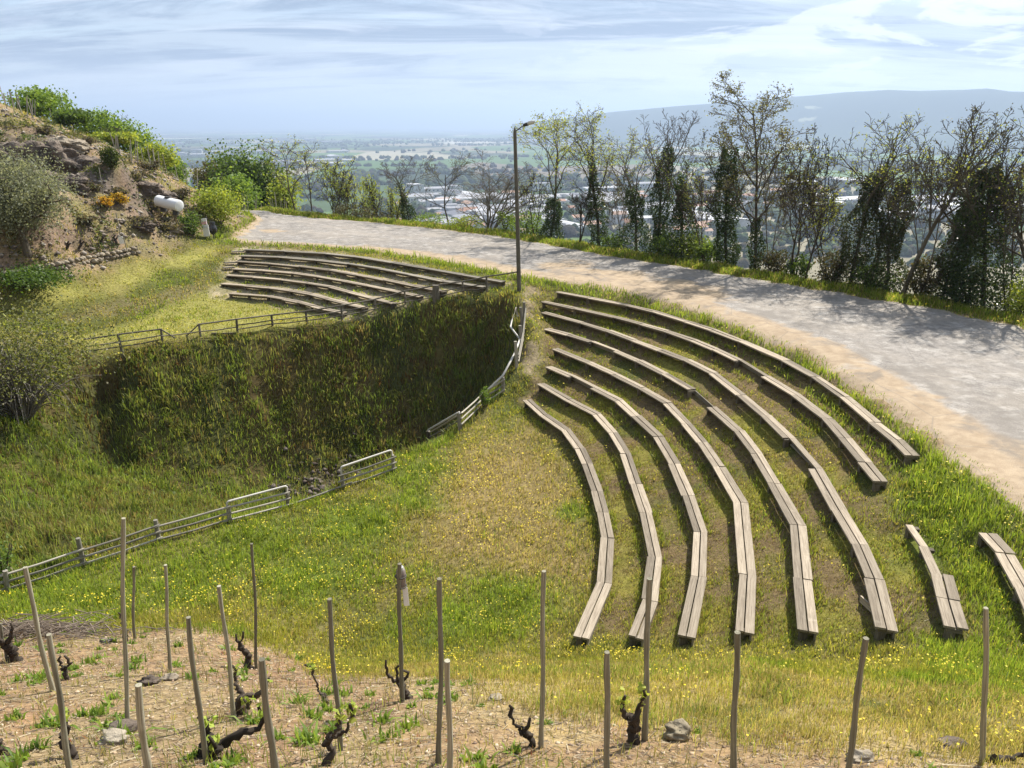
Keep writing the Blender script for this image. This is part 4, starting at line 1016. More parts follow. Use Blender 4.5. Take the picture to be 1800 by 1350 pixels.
DEEPG = ((.06, .105, .022), (.10, .16, .03), (.15, .22, .045))
IVYC = ((.028, .052, .016), (.045, .08, .02), (.085, .12, .03), (.05, .062, .024))
IVYB = ((.04, .06, .02), (.085, .085, .03), (.08, .07, .035), (.045, .075, .02))
def ivy(out, h0, h1, wid, n, seed, parent, pal=IVYC):
    tr = out[0][0]; r = np.random.RandomState(seed); zmin, zmax = tr[0, 2] + h0, tr[0, 2] + h1
    n = int(n * 1.45); z = zmin + (zmax - zmin) * r.rand(n) ** 1.1; t = (z - zmin) / (zmax - zmin)
    c = np.stack([np.interp(z, tr[:, 2], tr[:, i]) for i in (0, 1)], 1)
    a = r.rand(n) * 6.283
    lump = (.35 + 1.2 * vnoise(z * 1.1, z * 0 + seed, seed)) * (.45 + 1.0 * fbm(a * .9 + seed, z * 1.4, seed, 4))
    rad = wid / 2 * (.62 + .45 * (1 - t) ** 2) * (1.15 - .55 * t ** 4) * lump * (.45 + .55 * np.sqrt(r.rand(n)))
    p = np.stack([c[:, 0] + np.cos(a) * rad, c[:, 1] + np.sin(a) * rad, z + r.normal(0, .08, n)], 1)
    kp = r.rand(n) < (1 - .25 * t) * (.68 + .8 * vnoise(a * 1.3 + seed, z * 1.6, seed)); p = p[kp]
    for q_, rr_, lev in out[1:]:          # ivy creeping out along the limbs
        if lev == 1 and q_[0, 2] < zmax + .6:
            m_ = int(n * .022); k_ = r.rand(m_) ** 1.3 * (len(q_) - 1) * r.uniform(.25, .6); i_ = k_.astype(int); f_ = (k_ - i_)[:, None]; p = np.vstack([p, q_[i_] * (1 - f_) + q_[np.minimum(i_ + 1, len(q_) - 1)] * f_ + r.normal(0, .13, (m_, 3)) - (0, 0, .05)])
    return leaves(p, .088, pal, 'ivy', parent, seed, M_IVY, .1)
_OU = np.array(sorted(OUTER))
def root_at(u, v, back=1.0):
    if u > 470 and v < 580:          # on the verge just outside the road
        p = P(u, float(np.interp(u, _OU[:, 0], _OU[:, 1])), roadz(u)); k = int(np.argmin(np.hypot(ro[:, 0] - p[0], ro[:, 1] - p[1]))); t = ro[min(k + 3, len(ro) - 1)] - ro[max(k - 3, 0)]
        q = nrmz(np.array([-t[1], t[0]])); q = q if q[1] > 0 else -q; s_ = p[0] / p[1]; back = back + .9
        y_ = p[1] + back / max(.35, q[1] + q[0] * s_ ) ; return np.array([s_ * y_, y_, float(gz(s_ * y_, y_))])
    p = hit(u, v); d = nrmz(np.array([p[0] / p[1], 1.0])); p[0] += d[0] * back; p[1] += d[1] * back; p[2] = gz(p[0], p[1]) ; return p
def tree(u, v, ut, vt, wpx, seed, label, Q=None, stems=1, lf=None, ivy_=None, mat=None, back=1.2, name='ivy_clad_tree', r0=None, group=None, cat='tree', lsize=.075, nl=2, lsig=.14, pal2=IVYC):
    b0 = root_at(u, v, back); top = PY(ut, vt, b0[1]); H = top[2] - b0[2]; dist = np.linalg.norm(b0 - (0, 0, CAM_Z)); Wd = wpx / F_PX * dist
    root = thing(name, b0, label, cat, group); q = dict(LOC); q.update(Q or {})
    out, tips = skeleton(seed, b0 - (0, 0, .15), H + .15, Wd, q, (top[0] - b0[0], 0), stems, r0)
    wood(out, 'trunk', mat or M_BARK, root)
    r = np.random.RandomState(seed + 1)
    if lf is not None:
        pal, frac = lf; tp = tips[r.rand(len(tips)) < frac]
        pts = np.repeat(tp, nl, 0) + r.normal(0, lsig, (len(tp) * nl, 3)); leaves(pts, lsize, pal, 'crown', root, seed, M_LEAF)
    if ivy_ is not None:
        vtop, wp, n = ivy_; h1 = PY(u, vtop, b0[1])[2] - b0[2]; ivy(out, 0, h1, wp / F_PX * dist, n, seed, root, pal2)
    return root
G_T = 'ivy clad trees along the outer edge of the road'
BARE = dict(nb=(7, 5, 5, 3), rat=(.6, .55, .5, .5), ang=(.7, .7, .75, .8))
ARCH = dict(nb=(6, 5, 5, 3), t0=(.45, .25, .2, .15), ang=(.62, .6, .7, .75), rat=(.7, .6, .5, .5), trop=(.05, .12, .10, .05, .02))
tree(718, 390, 705, 272, 90, 11, 'small ivy clad tree with bare forked top, leftmost of the row by the road', ARCH, ivy_=(335, 34, 2600), group=G_T)
tree(790, 396, 772, 268, 120, 12, 'grey leafless tree with fine twigs left of the bare thicket', BARE, 1, lf=(BROWNG, .10), mat=M_BARKLT, name='bare_tree')
tree(858, 412, 862, 262, 170, 13, 'grey bare thicket of many stems just left of the lamp post', dict(nb=(6, 6, 5), t0=(.2, .2, .2, .2), ang=(.5, .6, .7, .7), rat=(.6, .5, .5, .5)), 6, mat=M_BARKLT, name='bare_shrub', cat='shrub', r0=.07)
tree(966, 428, 972, 190, 145, 14, 'fresh green leafing tree just right of the lamp post', ARCH, lf=(YELLOWG, .62), ivy_=(345, 44, 3800), group=G_T, lsize=.095, nl=2)
tree(1052, 438, 1062, 178, 120, 15, 'slender ivy clad tree with pale sparse twigs, second right of the lamp post', BARE, lf=(YELLOWG, .22), ivy_=(285, 40, 3600), group=G_T)
tree(1018, 436, 1022, 330, 70, 16, 'small bare forked shrub between the green tree and the slender ivy tree', ARCH, 2, mat=M_BARK, name='bare_shrub', cat='shrub', r0=.05, back=.6)
tree(1120, 448, 1085, 225, 130, 17, 'ivy clad tree leaning left with olive leaf sprays in front of the white halls', ARCH, lf=(YELLOWG, .34), ivy_=(330, 55, 3600), group=G_T)
tree(1158, 458, 1165, 190, 120, 18, 'dark ivy clad tree with upswept bare branches', ARCH, ivy_=(255, 44, 5200), group=G_T)
tree(1196, 440, 1200, 260, 80, 19, 'shorter ivy covered trunk with a full dark coat beside the upswept tree', BARE, lf=(SPRING, .08), ivy_=(318, 62, 5200), group=G_T)
tree(1275, 470, 1275, 225, 120, 20, 'dense ivy column just left of the tallest tree', BARE, lf=(BROWNG, .32), ivy_=(255, 60, 6200), group=G_T, nl=2)
tree(1326, 476, 1338, 124, 160, 33, 'tallest tree of the row with dark clumped leaf sprays against the sky', dict(nb=(13, 6, 5, 4), t0=(.25, .2, .2, .15), ang=(.55, .65, .75, .75), rat=(.42, .55, .5, .5), short=.55, wob=(.03, .12, .16, .2, .2)), 1, lf=(BROWNG, .38), group=G_T, nl=2, lsig=.12, lsize=.08, ivy_=(380, 36, 1500), r0=.085)
tree(1388, 478, 1395, 285, 130, 22, 'thin multi stemmed tree with olive sprays right of the tallest tree', ARCH, 2, lf=(BROWNG, .22), group=None, name='young_tree', r0=.06)
tree(1412, 484, 1440, 330, 80, 23, 'small bare sapling at the road edge between tall tree and ivy masses', BARE, 2, lf=(YELLOWG, .1), name='young_tree', r0=.045, back=.6)
tree(1490, 500, 1520, 195, 190, 24, 'broad ivy mass with wide bare crown in the middle of the right group', ARCH, lf=(YELLOWG, .16), ivy_=(300, 76, 7000), group=G_T, pal2=IVYB)
tree(1555, 508, 1600, 262, 150, 25, 'leaning ivy clad trunk right of the broad ivy mass', ARCH, lf=(YELLOWG, .22), ivy_=(312, 70, 5600), group=G_T, pal2=IVYB)
tree(1582, 522, 1688, 180, 130, 26, 'slim bare trunk leaning far to the right without ivy', dict(nb=(9, 5, 5, 4), t0=(.45, .2, .2, .2), ang=(.5, .6, .7, .7), rat=(.5, .5, .5, .5)), lf=(BROWNG, .06), mat=M_BARKLT, name='leaning_tree', r0=.10, back=.7)
tree(1650, 530, 1700, 265, 150, 27, 'ivy clad tree with yellowish twig crown, second from the right edge', ARCH, lf=(YELLOWG, .22), ivy_=(352, 66, 5200), group=G_T, pal2=IVYB)
tree(1726, 548, 1775, 185, 190, 28, 'massive dark ivy tree at the right with wide bare branches', ARCH, lf=(YELLOWG, .14), ivy_=(290, 92, 9000), group=G_T)
tree(1825, 570, 1835, 215, 170, 29, 'brownish bare tree cut off by the right edge', BARE, 2, lf=(BROWNG, .12), mat=M_BARKLT, name='bare_tree', r0=.10)

for k, (u, v, ut, vt, w_, st, lab) in enumerate((
 (1238, 466, 1232, 300, 70, 2, 'thin bare sapling left of the dense ivy column'), (1352, 480, 1368, 235, 90, 2, 'thin grey sapling just right of the tallest tree'), (1462, 496, 1448, 215, 120, 2, 'bare grey young tree left of the broad ivy mass'),
 (1618, 530, 1640, 250, 100, 2, 'pale twiggy young tree behind the leaning bare trunk'), (1770, 560, 1765, 260, 90, 2, 'bare twiggy young tree at the right of the massive ivy tree'),
 (1095, 446, 1100, 290, 80, 2, 'thin twiggy young tree right of the slender ivy tree'), (940, 424, 930, 300, 60, 2, 'thin twiggy young tree behind the lamp post'),)):
    tree(u, v, ut, vt, w_, 240 + k, lab, BARE, st, lf=(BROWNG if k % 2 else YELLOWG, .04), mat=M_BARKLT if k % 2 else M_BARK, name='young_tree', group='young trees among the ivy trees', r0=.035, back=1.0 + .5 * (k % 3))

# ------------------------------------------------------------------ bushes and leafy trees
def leafcloud(r, c, rx, ry, rz_, n, nclump=None, shell=.55, seed=0):
    nclump = nclump or max(8, int(n / 60)); d = r.normal(0, 1, (nclump, 3)); d /= np.linalg.norm(d, axis=1)[:, None]
    rad = shell + (1 - shell) * r.rand(nclump, 1); cc = d * rad * (.8 + .45 * (r.rand(nclump, 1) - .3)); k = r.randint(0, nclump, n)
    sg = .16 + .14 * r.rand(nclump)
    p = cc[k] + r.normal(0, 1, (n, 3)) * sg[k][:, None]
    return p * np.array([rx, ry, rz_]) + c
def bush(u, v, wpx, hpx, pal, n, seed, label, name='bush', lsize=.10, back=.3, group=None, cat='shrub', mat=None, wood_=None, depth=1.0, shell=.5, stem=True):
    b0 = root_at(u, v, back); dist = np.linalg.norm(b0 - (0, 0, CAM_Z)); Wd = wpx / F_PX * dist; H = hpx / F_PX * dist * 1.04
    root = thing(name, b0, label, cat, group); r = np.random.RandomState(seed)
    if stem:
        m = MB()
        for k in range(7):
            a = r.rand() * 6.28; e = b0 + np.array([math.cos(a) * Wd * .33, math.sin(a) * Wd * .33 * depth, H * r.uniform(.5, .9)]); mid = (b0 + e) / 2 + r.normal(0, .05, 3)
            m.tube([b0 - (0, 0, .1), mid, e], [.03 + .004 * H, .02, .01], 5, False)
        m.build('stems', wood_ or M_BARK, root, True)
    p = leafcloud(r, b0 + (0, 0, H * .52), Wd * .44, Wd * .44 * depth, H * .46, n, shell=shell)
    p = p[p[:, 2] > gz(p[:, 0], p[:, 1]) - .05]
    leaves(p, lsize, pal, 'foliage', root, seed, mat or M_LEAF, .4); return root
def bigtree(u, vt, y, wpx, pal, n, seed, label, trunk_h=.3, lsize=.2, group=None, name='leafy_tree', hfrac=.72):
    x = ray(u, 300)[0] / ray(u, 300)[1] * y; z0 = float(gz(x, y)); b0 = np.array([x, y, z0]); top = PY(u, vt, y); H = max(top[2] - z0, 2.0); dist = np.linalg.norm(b0 - (0, 0, CAM_Z)); Wd = wpx / F_PX * dist
    root = thing(name, b0, label, 'tree', group); r = np.random.RandomState(seed)
    out, tips = skeleton(seed, b0 - (0, 0, .2), H * .93, Wd * .8, dict(LOC, nb=(8, 5, 3), t0=(.3, .25, .2)), (0, 0), 1, H * .022); wood(out, 'trunk', M_BARK, root)
    ch = H * hfrac; c = b0 + (0, 0, H - ch * .5)
    p = np.vstack([leafcloud(r, c, Wd * .40, Wd * .40, ch * .43, int(n * .7), int(n / 90), .45), np.repeat(tips, 1 + int(n * .3 / len(tips)), 0)[:int(n * .3)] + r.normal(0, .22, (min(int(n * .3), len(tips) * (1 + int(n * .3 / len(tips)))), 3))])
    p[:, 2] = np.minimum(p[:, 2], top[2] + r.normal(0, .1, len(p))); leaves(p, lsize, pal, 'crown', root, seed, M_LEAF, .4); return root
# trees behind the stony ridge
FRESH = ((.17, .26, .045), (.24, .33, .06), (.12, .20, .04))
LIME = ((.29, .35, .05), (.36, .39, .06), (.21, .28, .045))
for k, (u, vt, y, w_, n, pal, lab) in enumerate((
 (95, 150, 60, 110, 4200, FRESH, 'tall green tree topping the stony ridge at far left'),
 (180, 184, 63, 105, 4200, FRESH, 'rounded green tree in the middle of the ridge line'),
 (232, 212, 64, 90, 3600, FRESH, 'green tree right of the ridge middle, below the rounded one'),
 (215, 238, 58, 80, 2800, LIME, 'lime green tree in front of the other ridge trees'),
 (275, 246, 62, 80, 3000, LIME, 'lime green tree low on the ridge near the far stakes'),
 (305, 268, 64, 60, 2400, FRESH, 'last green tree at the right end of the ridge'),
 (140, 195, 57, 70, 2200, DEEPG, 'darker tree between the tall and the rounded ridge trees'))):
    bigtree(u, vt, y, w_, pal, n, 100 + k, lab, group='trees behind the stony ridge', lsize=.20, hfrac=.85)
for k, (u, vt, y, w_, n, pal, lab) in enumerate((
 (402, 246, 68, 105, 9500, DEEPG, 'dark round tree beyond the far end of the road'),
 (455, 246, 70, 100, 9500, DEEPG, 'second dark tree beyond the road end, right of the first'),
 (375, 258, 72, 70, 4200, BROWNG, 'greyish tree at the left side of the dark tree group'),
 (415, 292, 64, 90, 3600, FRESH, 'bright green small tree in front of the dark trees'),
 (490, 290, 66, 70, 2800, LIME, 'yellow green tree at the right side of the dark tree group'))):
    bigtree(u, vt, y, w_, pal, n, 120 + k, lab, group='tree group beyond the road end', lsize=.22, hfrac=.9)
THIN = dict(nb=(9, 5, 4), t0=(.22, .2, .2), ang=(.55, .6, .7), rat=(.45, .5, .5), rmin=.014)
for k, (u, v, ut, vt, w_, lab) in enumerate((
 (520, 378, 500, 238, 90, 'tall thin yellow green tree left of the thin trees'), (548, 380, 545, 250, 80, 'tall thin yellow green tree, second of the thin group'),
 (585, 382, 580, 275, 70, 'mid high thin tree with sparse yellow leaves beside the tall pair'), (615, 384, 612, 292, 70, 'thin tree with sparse leaves over the brown shrubs'),
 (640, 386, 645, 300, 70, 'thin many twigged tree in the middle of the yellow thicket'), (668, 388, 670, 308, 60, 'thin tree at the right end of the yellow thicket'), (690, 390, 688, 330, 44, 'lowest thin sapling beside the small ivy clad tree'))):
    tree(u, v, ut, vt, w_, 140 + k, lab, THIN, 2 if k > 1 else 1, lf=(LIME if k % 2 else YELLOWG, .30), name='thin_tree', group='thin trees along the far road edge', back=1.5 + .4 * k % 2, lsize=.11, nl=2, lsig=.2, r0=.06)
BRN = ((.085, .07, .04), (.12, .10, .05), (.07, .085, .03))
for k, a in enumerate((
 (925, 425, 80, 52, FRESH, 2200, 'round green bush right behind the lamp post'), (890, 422, 40, 34, SPRING, 800, 'small green bush left of the lamp post foot'),
 (820, 414, 70, 22, LIME, 900, 'low green bush at the road edge under the bare thicket'), (755, 402, 60, 18, FRESH, 700, 'low green growth right of the small ivy clad tree'),
 (650, 390, 110, 30, BRN, 1500, 'brown low thicket at the foot of the thin trees'), (605, 386, 44, 26, BRN, 700, 'brown low shrub left of the brown thicket'),
 (1215, 462, 80, 52, SPRING, 2400, 'yellow green bush under the ivy column trees'), (1245, 468, 46, 40, FRESH, 1100, 'green bush left of the dense ivy column'),
 (1170, 466, 70, 40, DEEPG, 1800, 'dark bush at the feet of the upswept ivy tree'), (1360, 486, 70, 40, BRN, 1500, 'brown bush right of the tallest tree foot'),
 (1400, 492, 46, 42, DEEPG, 1100, 'dark bush behind the small bare sapling'), (1455, 505, 62, 60, BRN, 1500, 'tangled brown bush at the left of the broad ivy mass'),
 (1530, 520, 70, 44, DEEPG, 1500, 'dark bush between the two ivy masses'), (1610, 535, 60, 60, BRN, 1500, 'brown bramble behind the slim leaning trunk'),
 (1690, 548, 80, 74, IVYC, 2600, 'dark ivy bush joining the two rightmost ivy trees'), (1790, 566, 70, 60, LIME, 1600, 'yellow green bush at the right edge of the road verge'),
 (1075, 446, 50, 30, DEEPG, 900, 'small dark bush at the foot of the slender ivy tree'))):
    u, v, w_, h_, pal, n, lab = a; bush(u, v, w_, h_, pal, n, 170 + k, lab, group='bushes along the road verge', back=.9)
# hillside shrubs
bush(392, 424, 94, 62, LIME, 3600, 201, 'big yellow green bush behind the white notice board', back=2.9, lsize=.13, depth=.7)
bush(340, 425, 46, 36, DEEPG, 1400, 202, 'dark green shrub left of the white notice board', back=.8)
bush(198, 313, 36, 34, ((.05, .075, .015), (.085, .11, .02)), 1500, 203, 'dark green conical shrub in the middle of the rocky slope')
bush(188, 376, 30, 18, ((.62, .33, .02), (.50, .30, .03), (.30, .22, .04)), 700, 204, 'orange flowering bush on the slope, left one', name='flowering_bush')
bush(212, 369, 28, 16, ((.60, .36, .02), (.48, .32, .03), (.26, .22, .05)), 600, 205, 'orange flowering bush on the slope, right one', name='flowering_bush')
bush(55, 506, 120, 30, ((.06, .11, .02), (.10, .16, .03)), 3200, 206, 'low green hedge below the dry stone wall', back=0, name='hedge')
HEATH = ((.11, .085, .07), (.15, .125, .075), (.09, .095, .045))
for k, (u, v, w_, h_, lab) in enumerate(((240, 320, 40, 18, 'upper grey heath cushion right of the conical shrub'), (75, 236, 30, 12, 'heath cushion on top of the outcrop'), (150, 258, 34, 14, 'heath cushion right of the outcrop top'), (205, 345, 50, 14, 'heath cushion above the orange bushes'),
  (160, 335, 40, 14, 'heath cushion left of the conical shrub'), (235, 400, 60, 16, 'heath cushion below the orange bushes'), (290, 405, 50, 18, 'heath cushion left of the dark green shrub'), (265, 372, 36, 20, 'dark heath cushion left of the white tank'), (75, 298, 24, 12, 'yellowish heath cushion at the foot of the outcrop'), (150, 395, 40, 12, 'heath cushion right of the olive tree'), (320, 350, 40, 16, 'heath cushion above the white tank'), (265, 300, 36, 16, 'heath cushion on the upper ridge slope'))):
    bush(u, v, w_, h_, HEATH, 500, 210 + k, lab, name='heath_shrub', group='heath cushions on the stony slope', back=0, lsize=.13)
# olive tree
OL = ((.19, .21, .14), (.27, .29, .20), (.14, .155, .095), (.36, .37, .28))
b0 = root_at(50, 449, 0); dist = np.linalg.norm(b0 - (0, 0, CAM_Z)); px_m = dist / F_PX
ol = thing('olive_tree', b0, 'grey green olive tree with a short dark trunk above the stone wall', 'tree'); H = 150 * px_m
out, tips = skeleton(31, b0 - (0, 0, .1), H, 150 * px_m, dict(LOC, nb=(7, 6, 5), t0=(.22, .2, .2), ang=(.7, .7, .7), rat=(.6, .6, .5)), (-.1, 0), 1, .17); wood(out, 'trunk', M_BARK, ol)
r = np.random.RandomState(3); p = np.vstack([leafcloud(r, b0 + (-.1, 0, H * .56), 70 * px_m, 66 * px_m, H * .36, 26000, 260, .3), tips[r.rand(len(tips)) < .8] + r.normal(0, .1, (1, 3))]); leaves(p, .11, OL, 'crown', ol, 5, M_LEAF, .1, .4)
# big scrambling bush above the pit
b0 = hit(40, 735); b0[2] = gz(b0[0], b0[1]); dist = np.linalg.norm(b0 - (0, 0, CAM_Z)); px_m = dist / F_PX
bb = thing('scrambling_bush', b0, 'big scrambling bush with hanging grey twigs at the left edge of the pit', 'shrub'); r = np.random.RandomState(77)
Hb = 155 * px_m; m = MB()
for k in range(190):
    a = r.rand() * 6.28; d0 = np.array([math.cos(a), math.sin(a), 0]); rr_ = r.uniform(.2, 1.0) * (112 if k < 110 else 85) * px_m; hz_ = Hb * r.uniform(.35, .95) * (1 - .35 * (rr_ / (125 * px_m)) ** 2)
    st = b0 + d0 * rr_ * .12; mid = b0 + d0 * rr_ * .6 + (0, 0, hz_); e = b0 + d0 * rr_ * 1.05 + (0, 0, hz_ - r.uniform(.1, .5) * Hb * (.3 if k < 110 else 1.2)); e[2] = max(e[2], gz(e[0], e[1]) + .05)
    q = np.linspace(0, 1, 6)[:, None]; pts = (1 - q) ** 2 * st + 2 * q * (1 - q) * (mid * 1.25 - (st + e) * .125) + q ** 2 * e; m.tube(pts + r.normal(0, .03, pts.shape), np.linspace(.028, .008, 6), 4, False)
m.build('branches', wood_mat('grey_twigs', (.12, .105, .09), (.27, .245, .21), (.42, .39, .34)), bb, True)
p = leafcloud(r, b0 + (0, 0, Hb * .66), 134 * px_m, 118 * px_m, Hb * .40, 10500, 220, .5); p = p[(p[:, 2] > b0[2] + Hb * .38) | (r.rand(len(p)) < .35)]; p = p[p[:, 2] > gz(p[:, 0], p[:, 1])]
leaves(p, .085, ((.18, .20, .05), (.11, .13, .04), (.27, .29, .06), (.08, .09, .035), (.22, .20, .12)), 'foliage', bb, 9, M_LEAF, .5)
bush(852, 716, 26, 34, FRESH, 500, 230, 'green creeper bush swallowing a post of the broken fence', back=0, lsize=.06)
bush(8, 1030, 60, 70, DEEPG, 1600, 231, 'dark leafy bush at the left end of the near fence', back=.2, lsize=.06)

# ------------------------------------------------------------------ rocks of the outcrop, stone wall
for k, (u, v, rx, ry, rz_, lab) in enumerate((
 (30, 285, 2.6, 2.0, 1.9, 'large dark rock face at the left edge above the olive tree'), (92, 282, 2.0, 1.7, 1.7, 'dark jagged rock beside the large rock face'), (140, 300, 1.6, 1.4, 1.3, 'brown outcrop rock in the middle of the slope'),
 (62, 318, 1.8, 1.4, .9, 'lower brown rock below the dark jagged one'), (10, 318, 1.8, 1.4, 1.0, 'lower rock at the left edge behind the olive tree'), (128, 330, 1.3, 1.0, .9, 'small buttress rock under the outcrop'), (112, 258, 1.7, 1.4, .8, 'pale ledge rock on top of the outcrop'),
 (255, 330, 1.1, .9, .6, 'dark rock on the ridge slope right of the conical shrub'), (283, 348, 1.2, .9, .6, 'dark rock just above the white tank'), (248, 398, 1.0, .8, .5, 'rock below the white tank'), (305, 400, .9, .8, .5, 'dark rock left of the notice board'))):
    rock(u, v, rx * .72, ry * .7, rz_ * .66, 300 + k, lab, M_ROCK if k not in (6, 10, 11) else M_STONE, sink=1.3, sub=5, rough=.55, group='rocks of the stony slope', name='outcrop_rock')
wl_ = resample(np.array([hit(u, v) for u, v in ((12, 493), (60, 484), (110, 473), (160, 463), (205, 454), (238, 447))]), step=.21)
sw = thing('dry_stone_wall', wl_[len(wl_) // 2], 'low dry stone wall below the olive tree, along the grass', 'wall'); m = MB(); r = np.random.RandomState(6)
for p_ in wl_:
    for row in range(2):
        s_ = r.uniform(.8, 1.25); V, F = blob(p_ + (r.normal(0, .06), .10 * row + r.normal(0, .05), .08 + .19 * row), .14 * s_, .13, .10 * r.uniform(.8, 1.3), int(r.randint(1000)), 1, .3); m.add(V, F)
m.build('stones', M_STONE, sw)

# ------------------------------------------------------------------ tank, notice boards, bin
c = P(299, 358, 5.9); c[2] += 0; dist = np.linalg.norm(c - (0, 0, CAM_Z)); px_m = dist / F_PX
a0 = c + np.array([-22 * px_m, .35, .12]); a1 = c + np.array([18 * px_m, -.35, -.08]); ax = nrmz(a1 - a0); rt = 8.8 * px_m
zg = float(gz(c[0], c[1])); dzt = zg + rt * .9 - c[2]; dzt = dzt if dzt > 0 else 0; a0[2] += dzt; a1[2] += dzt
tk = thing('water_tank', (c[0], c[1], zg), 'white cylindrical tank lying on the stony slope', 'tank'); M_W = plain_mat('tank_white_paint', (.74, .75, .76), .4, .4, 0, .08, 2)
m = MB(); m.tube([a0, a1], rt, 28, False); m.build('shell', M_W, tk, True)
for e, s_ in ((a0, -1), (a1, 1)):
    q = np.linspace(0, 1, 6); m = MB(); m.tube([e + ax * s_ * rt * .20 * math.sin(t * 1.55) for t in q], [max(.01, rt * .995 * math.cos(t * 1.55)) for t in q], 28, False); m.build('end_cap', M_W, tk, True)
m = MB(); m.tube([(a0 + a1) / 2 + (0, 0, rt * .9), (a0 + a1) / 2 + (0, 0, rt * 1.16)], [.2, .17], 14); m.build('manhole_lid', M_IRON, tk, True)
for t in (.2, .8):
    q = a0 + (a1 - a0) * t; m = MB(); m.bar(q - (0, .5 * rt, rt * .9), q + (0, .5 * rt, -rt * .9), .25, .5); m.build('cradle', M_IRON, tk)
def gpoint(u, v): p_ = hit(u, v); return p_
p0 = hit(366, 421); pm = np.linalg.norm(p0 - (0, 0, CAM_Z)) / F_PX
nb = thing('notice_board', p0, 'tall white notice board with a pink band, beside the road entrance', 'sign'); M_SW = plain_mat('board_white', (.80, .80, .80), .5, .3, 0, .03); M_SP = plain_mat('board_pink', (.70, .42, .44), .5, .3, 0, .05); M_SG = plain_mat('board_grey', (.60, .61, .66), .5, .3, 0, .04)
sid = nrmz(np.array([1., .25, 0])); tilt = np.array([.09, 0, 1.])
def panel(name, x0, z0, x1, z1, mat, off):
    q = p0 + np.array([0, -off, 0]); m = MB(); cz = (z0 + z1) / 2; a_ = q + sid * (x0) + tilt * 0; 
    k0 = q + sid * ((x0 + x1) / 2) - tilt * (0) ; m.bar(k0 + np.array([-.04 * z0, 0, z0]), k0 + np.array([-.04 * z1, 0, z1]), (x1 - x0), .03, (0, 1, 0)); m.build(name, mat, nb)
z = lambda px_: px_ * pm
panel('panel', z(-4.5), z(5), z(5.0), z(23), M_SW, .10); panel('panel', z(-4.8), z(23.4), z(3.6), z(33), M_SW, .10)
panel('pink_band', z(-4.6), z(24), z(3.4), z(28.5), M_SP, .135); panel('grey_band', z(-4.0), z(18.5), z(4.4), z(21.5), M_SG, .135)
for x_ in (-3.2, 3.2): m = MB(); m.tube([p0 + sid * z(x_) - (0, 0, .2), p0 + sid * z(x_) + np.array([-.09 * z(32), 0, z(32)])], .03, 7); m.build('post', M_POST, nb, True)
b1 = hit(376.5, 422); bn = thing('rubbish_bin', b1, 'black bag like bin on a thin post right of the white notice board', 'bin'); m = MB(); m.tube([b1 - (0, 0, .2), b1 + (0, 0, .45)], .03, 7); m.build('post', M_IRON, bn, True)
m = MB(); q = np.linspace(0, 1, 9); m.tube([b1 + (0, 0, .32 + t * z(20)) for t in q], [.08, .17, .22, .24, .23, .20, .15, .17, .14], 14); m.build('bag', plain_mat('black_plastic', (.02, .02, .024), .35, .5), bn, True)
p2 = hit(227, 452); sg = thing('small_sign', p2, 'small white sign on a leaning stick above the stone wall', 'sign'); pm2 = np.linalg.norm(p2 - (0, 0, CAM_Z)) / F_PX; t2 = p2 + np.array([-3.5 * pm2, 0, 30 * pm2])
m = MB(); m.tube([p2 - (0, 0, .2), t2], .022, 7); m.build('post', M_STAKE, sg, True); m = MB(); m.bar(t2 + (-.1, -.04, -.32), t2 + (-.14, -.04, .02), .22, .02, (0, 1, 0)); m.build('panel', M_SW, sg)
# small dark stumps of vines on the hill terrace
for k, (u, v) in enumerate(((118, 440), (140, 437), (178, 430), (203, 428))):
    b0 = hit(u, v); r = np.random.RandomState(400 + k); m = MB(); q = [b0 - (0, 0, .1)]
    for j in range(4): q.append(q[-1] + np.array([r.normal(.04, .06), 0, .13]))
    m.tube(q, [.07, .06, .07, .05, .035], 6); m.tube([q[2], q[2] + (.16, 0, .18)], [.04, .03], 5); single('old_vine', m, M_VINE, b0, 'dark old vine stump on the earth terrace above the stone wall', 'vine', 'old vines above the stone wall', True)

# ------------------------------------------------------------------ far vineyard stakes
m = MB(); m.tube([(0, 0, -.3), (.01, 0, .6), (0, 0, 1.25)], [.024, .024, .02], 6); me_st = m.mesh('far_stake', M_RAIL, smooth=True); r = np.random.RandomState(12)
def far_stake(x, y, label, group):
    o = link('far_stake', me_st); o.location = (x, y, float(gz(x, y))); o.rotation_euler = (r.normal(0, .10), r.normal(0, .10), r.rand() * 6); o.scale = (1, 1, r.uniform(.75, 1.2)); tag(o, label, 'stake', group)
for k in range(22):
    q = PY(r.uniform(-10, 62), 190, r.uniform(52, 57)); far_stake(q[0], q[1], 'thin grey vineyard stake on the top of the stony ridge at far left', 'stakes on the ridge top')
for k in range(36):
    u = r.uniform(80, 335); q0 = P(u, np.interp(u, [0, 150, 250, 330], [178, 217, 282, 326]), float(np.interp(u, [0, 150, 250, 330], [11.5, 10.1, 7.9, 6.2]))); far_stake(q0[0], q0[1] + r.uniform(-1.0, 1.5), 'thin grey vineyard stake on the ridge in front of the green trees', 'stakes along the ridge below the trees')
for k in range(60):
    q = PY(r.uniform(395, 545), 365, r.uniform(60, 66)); far_stake(q[0], q[1], 'thin grey vineyard stake beyond the far end of the road', 'stakes beyond the road end')

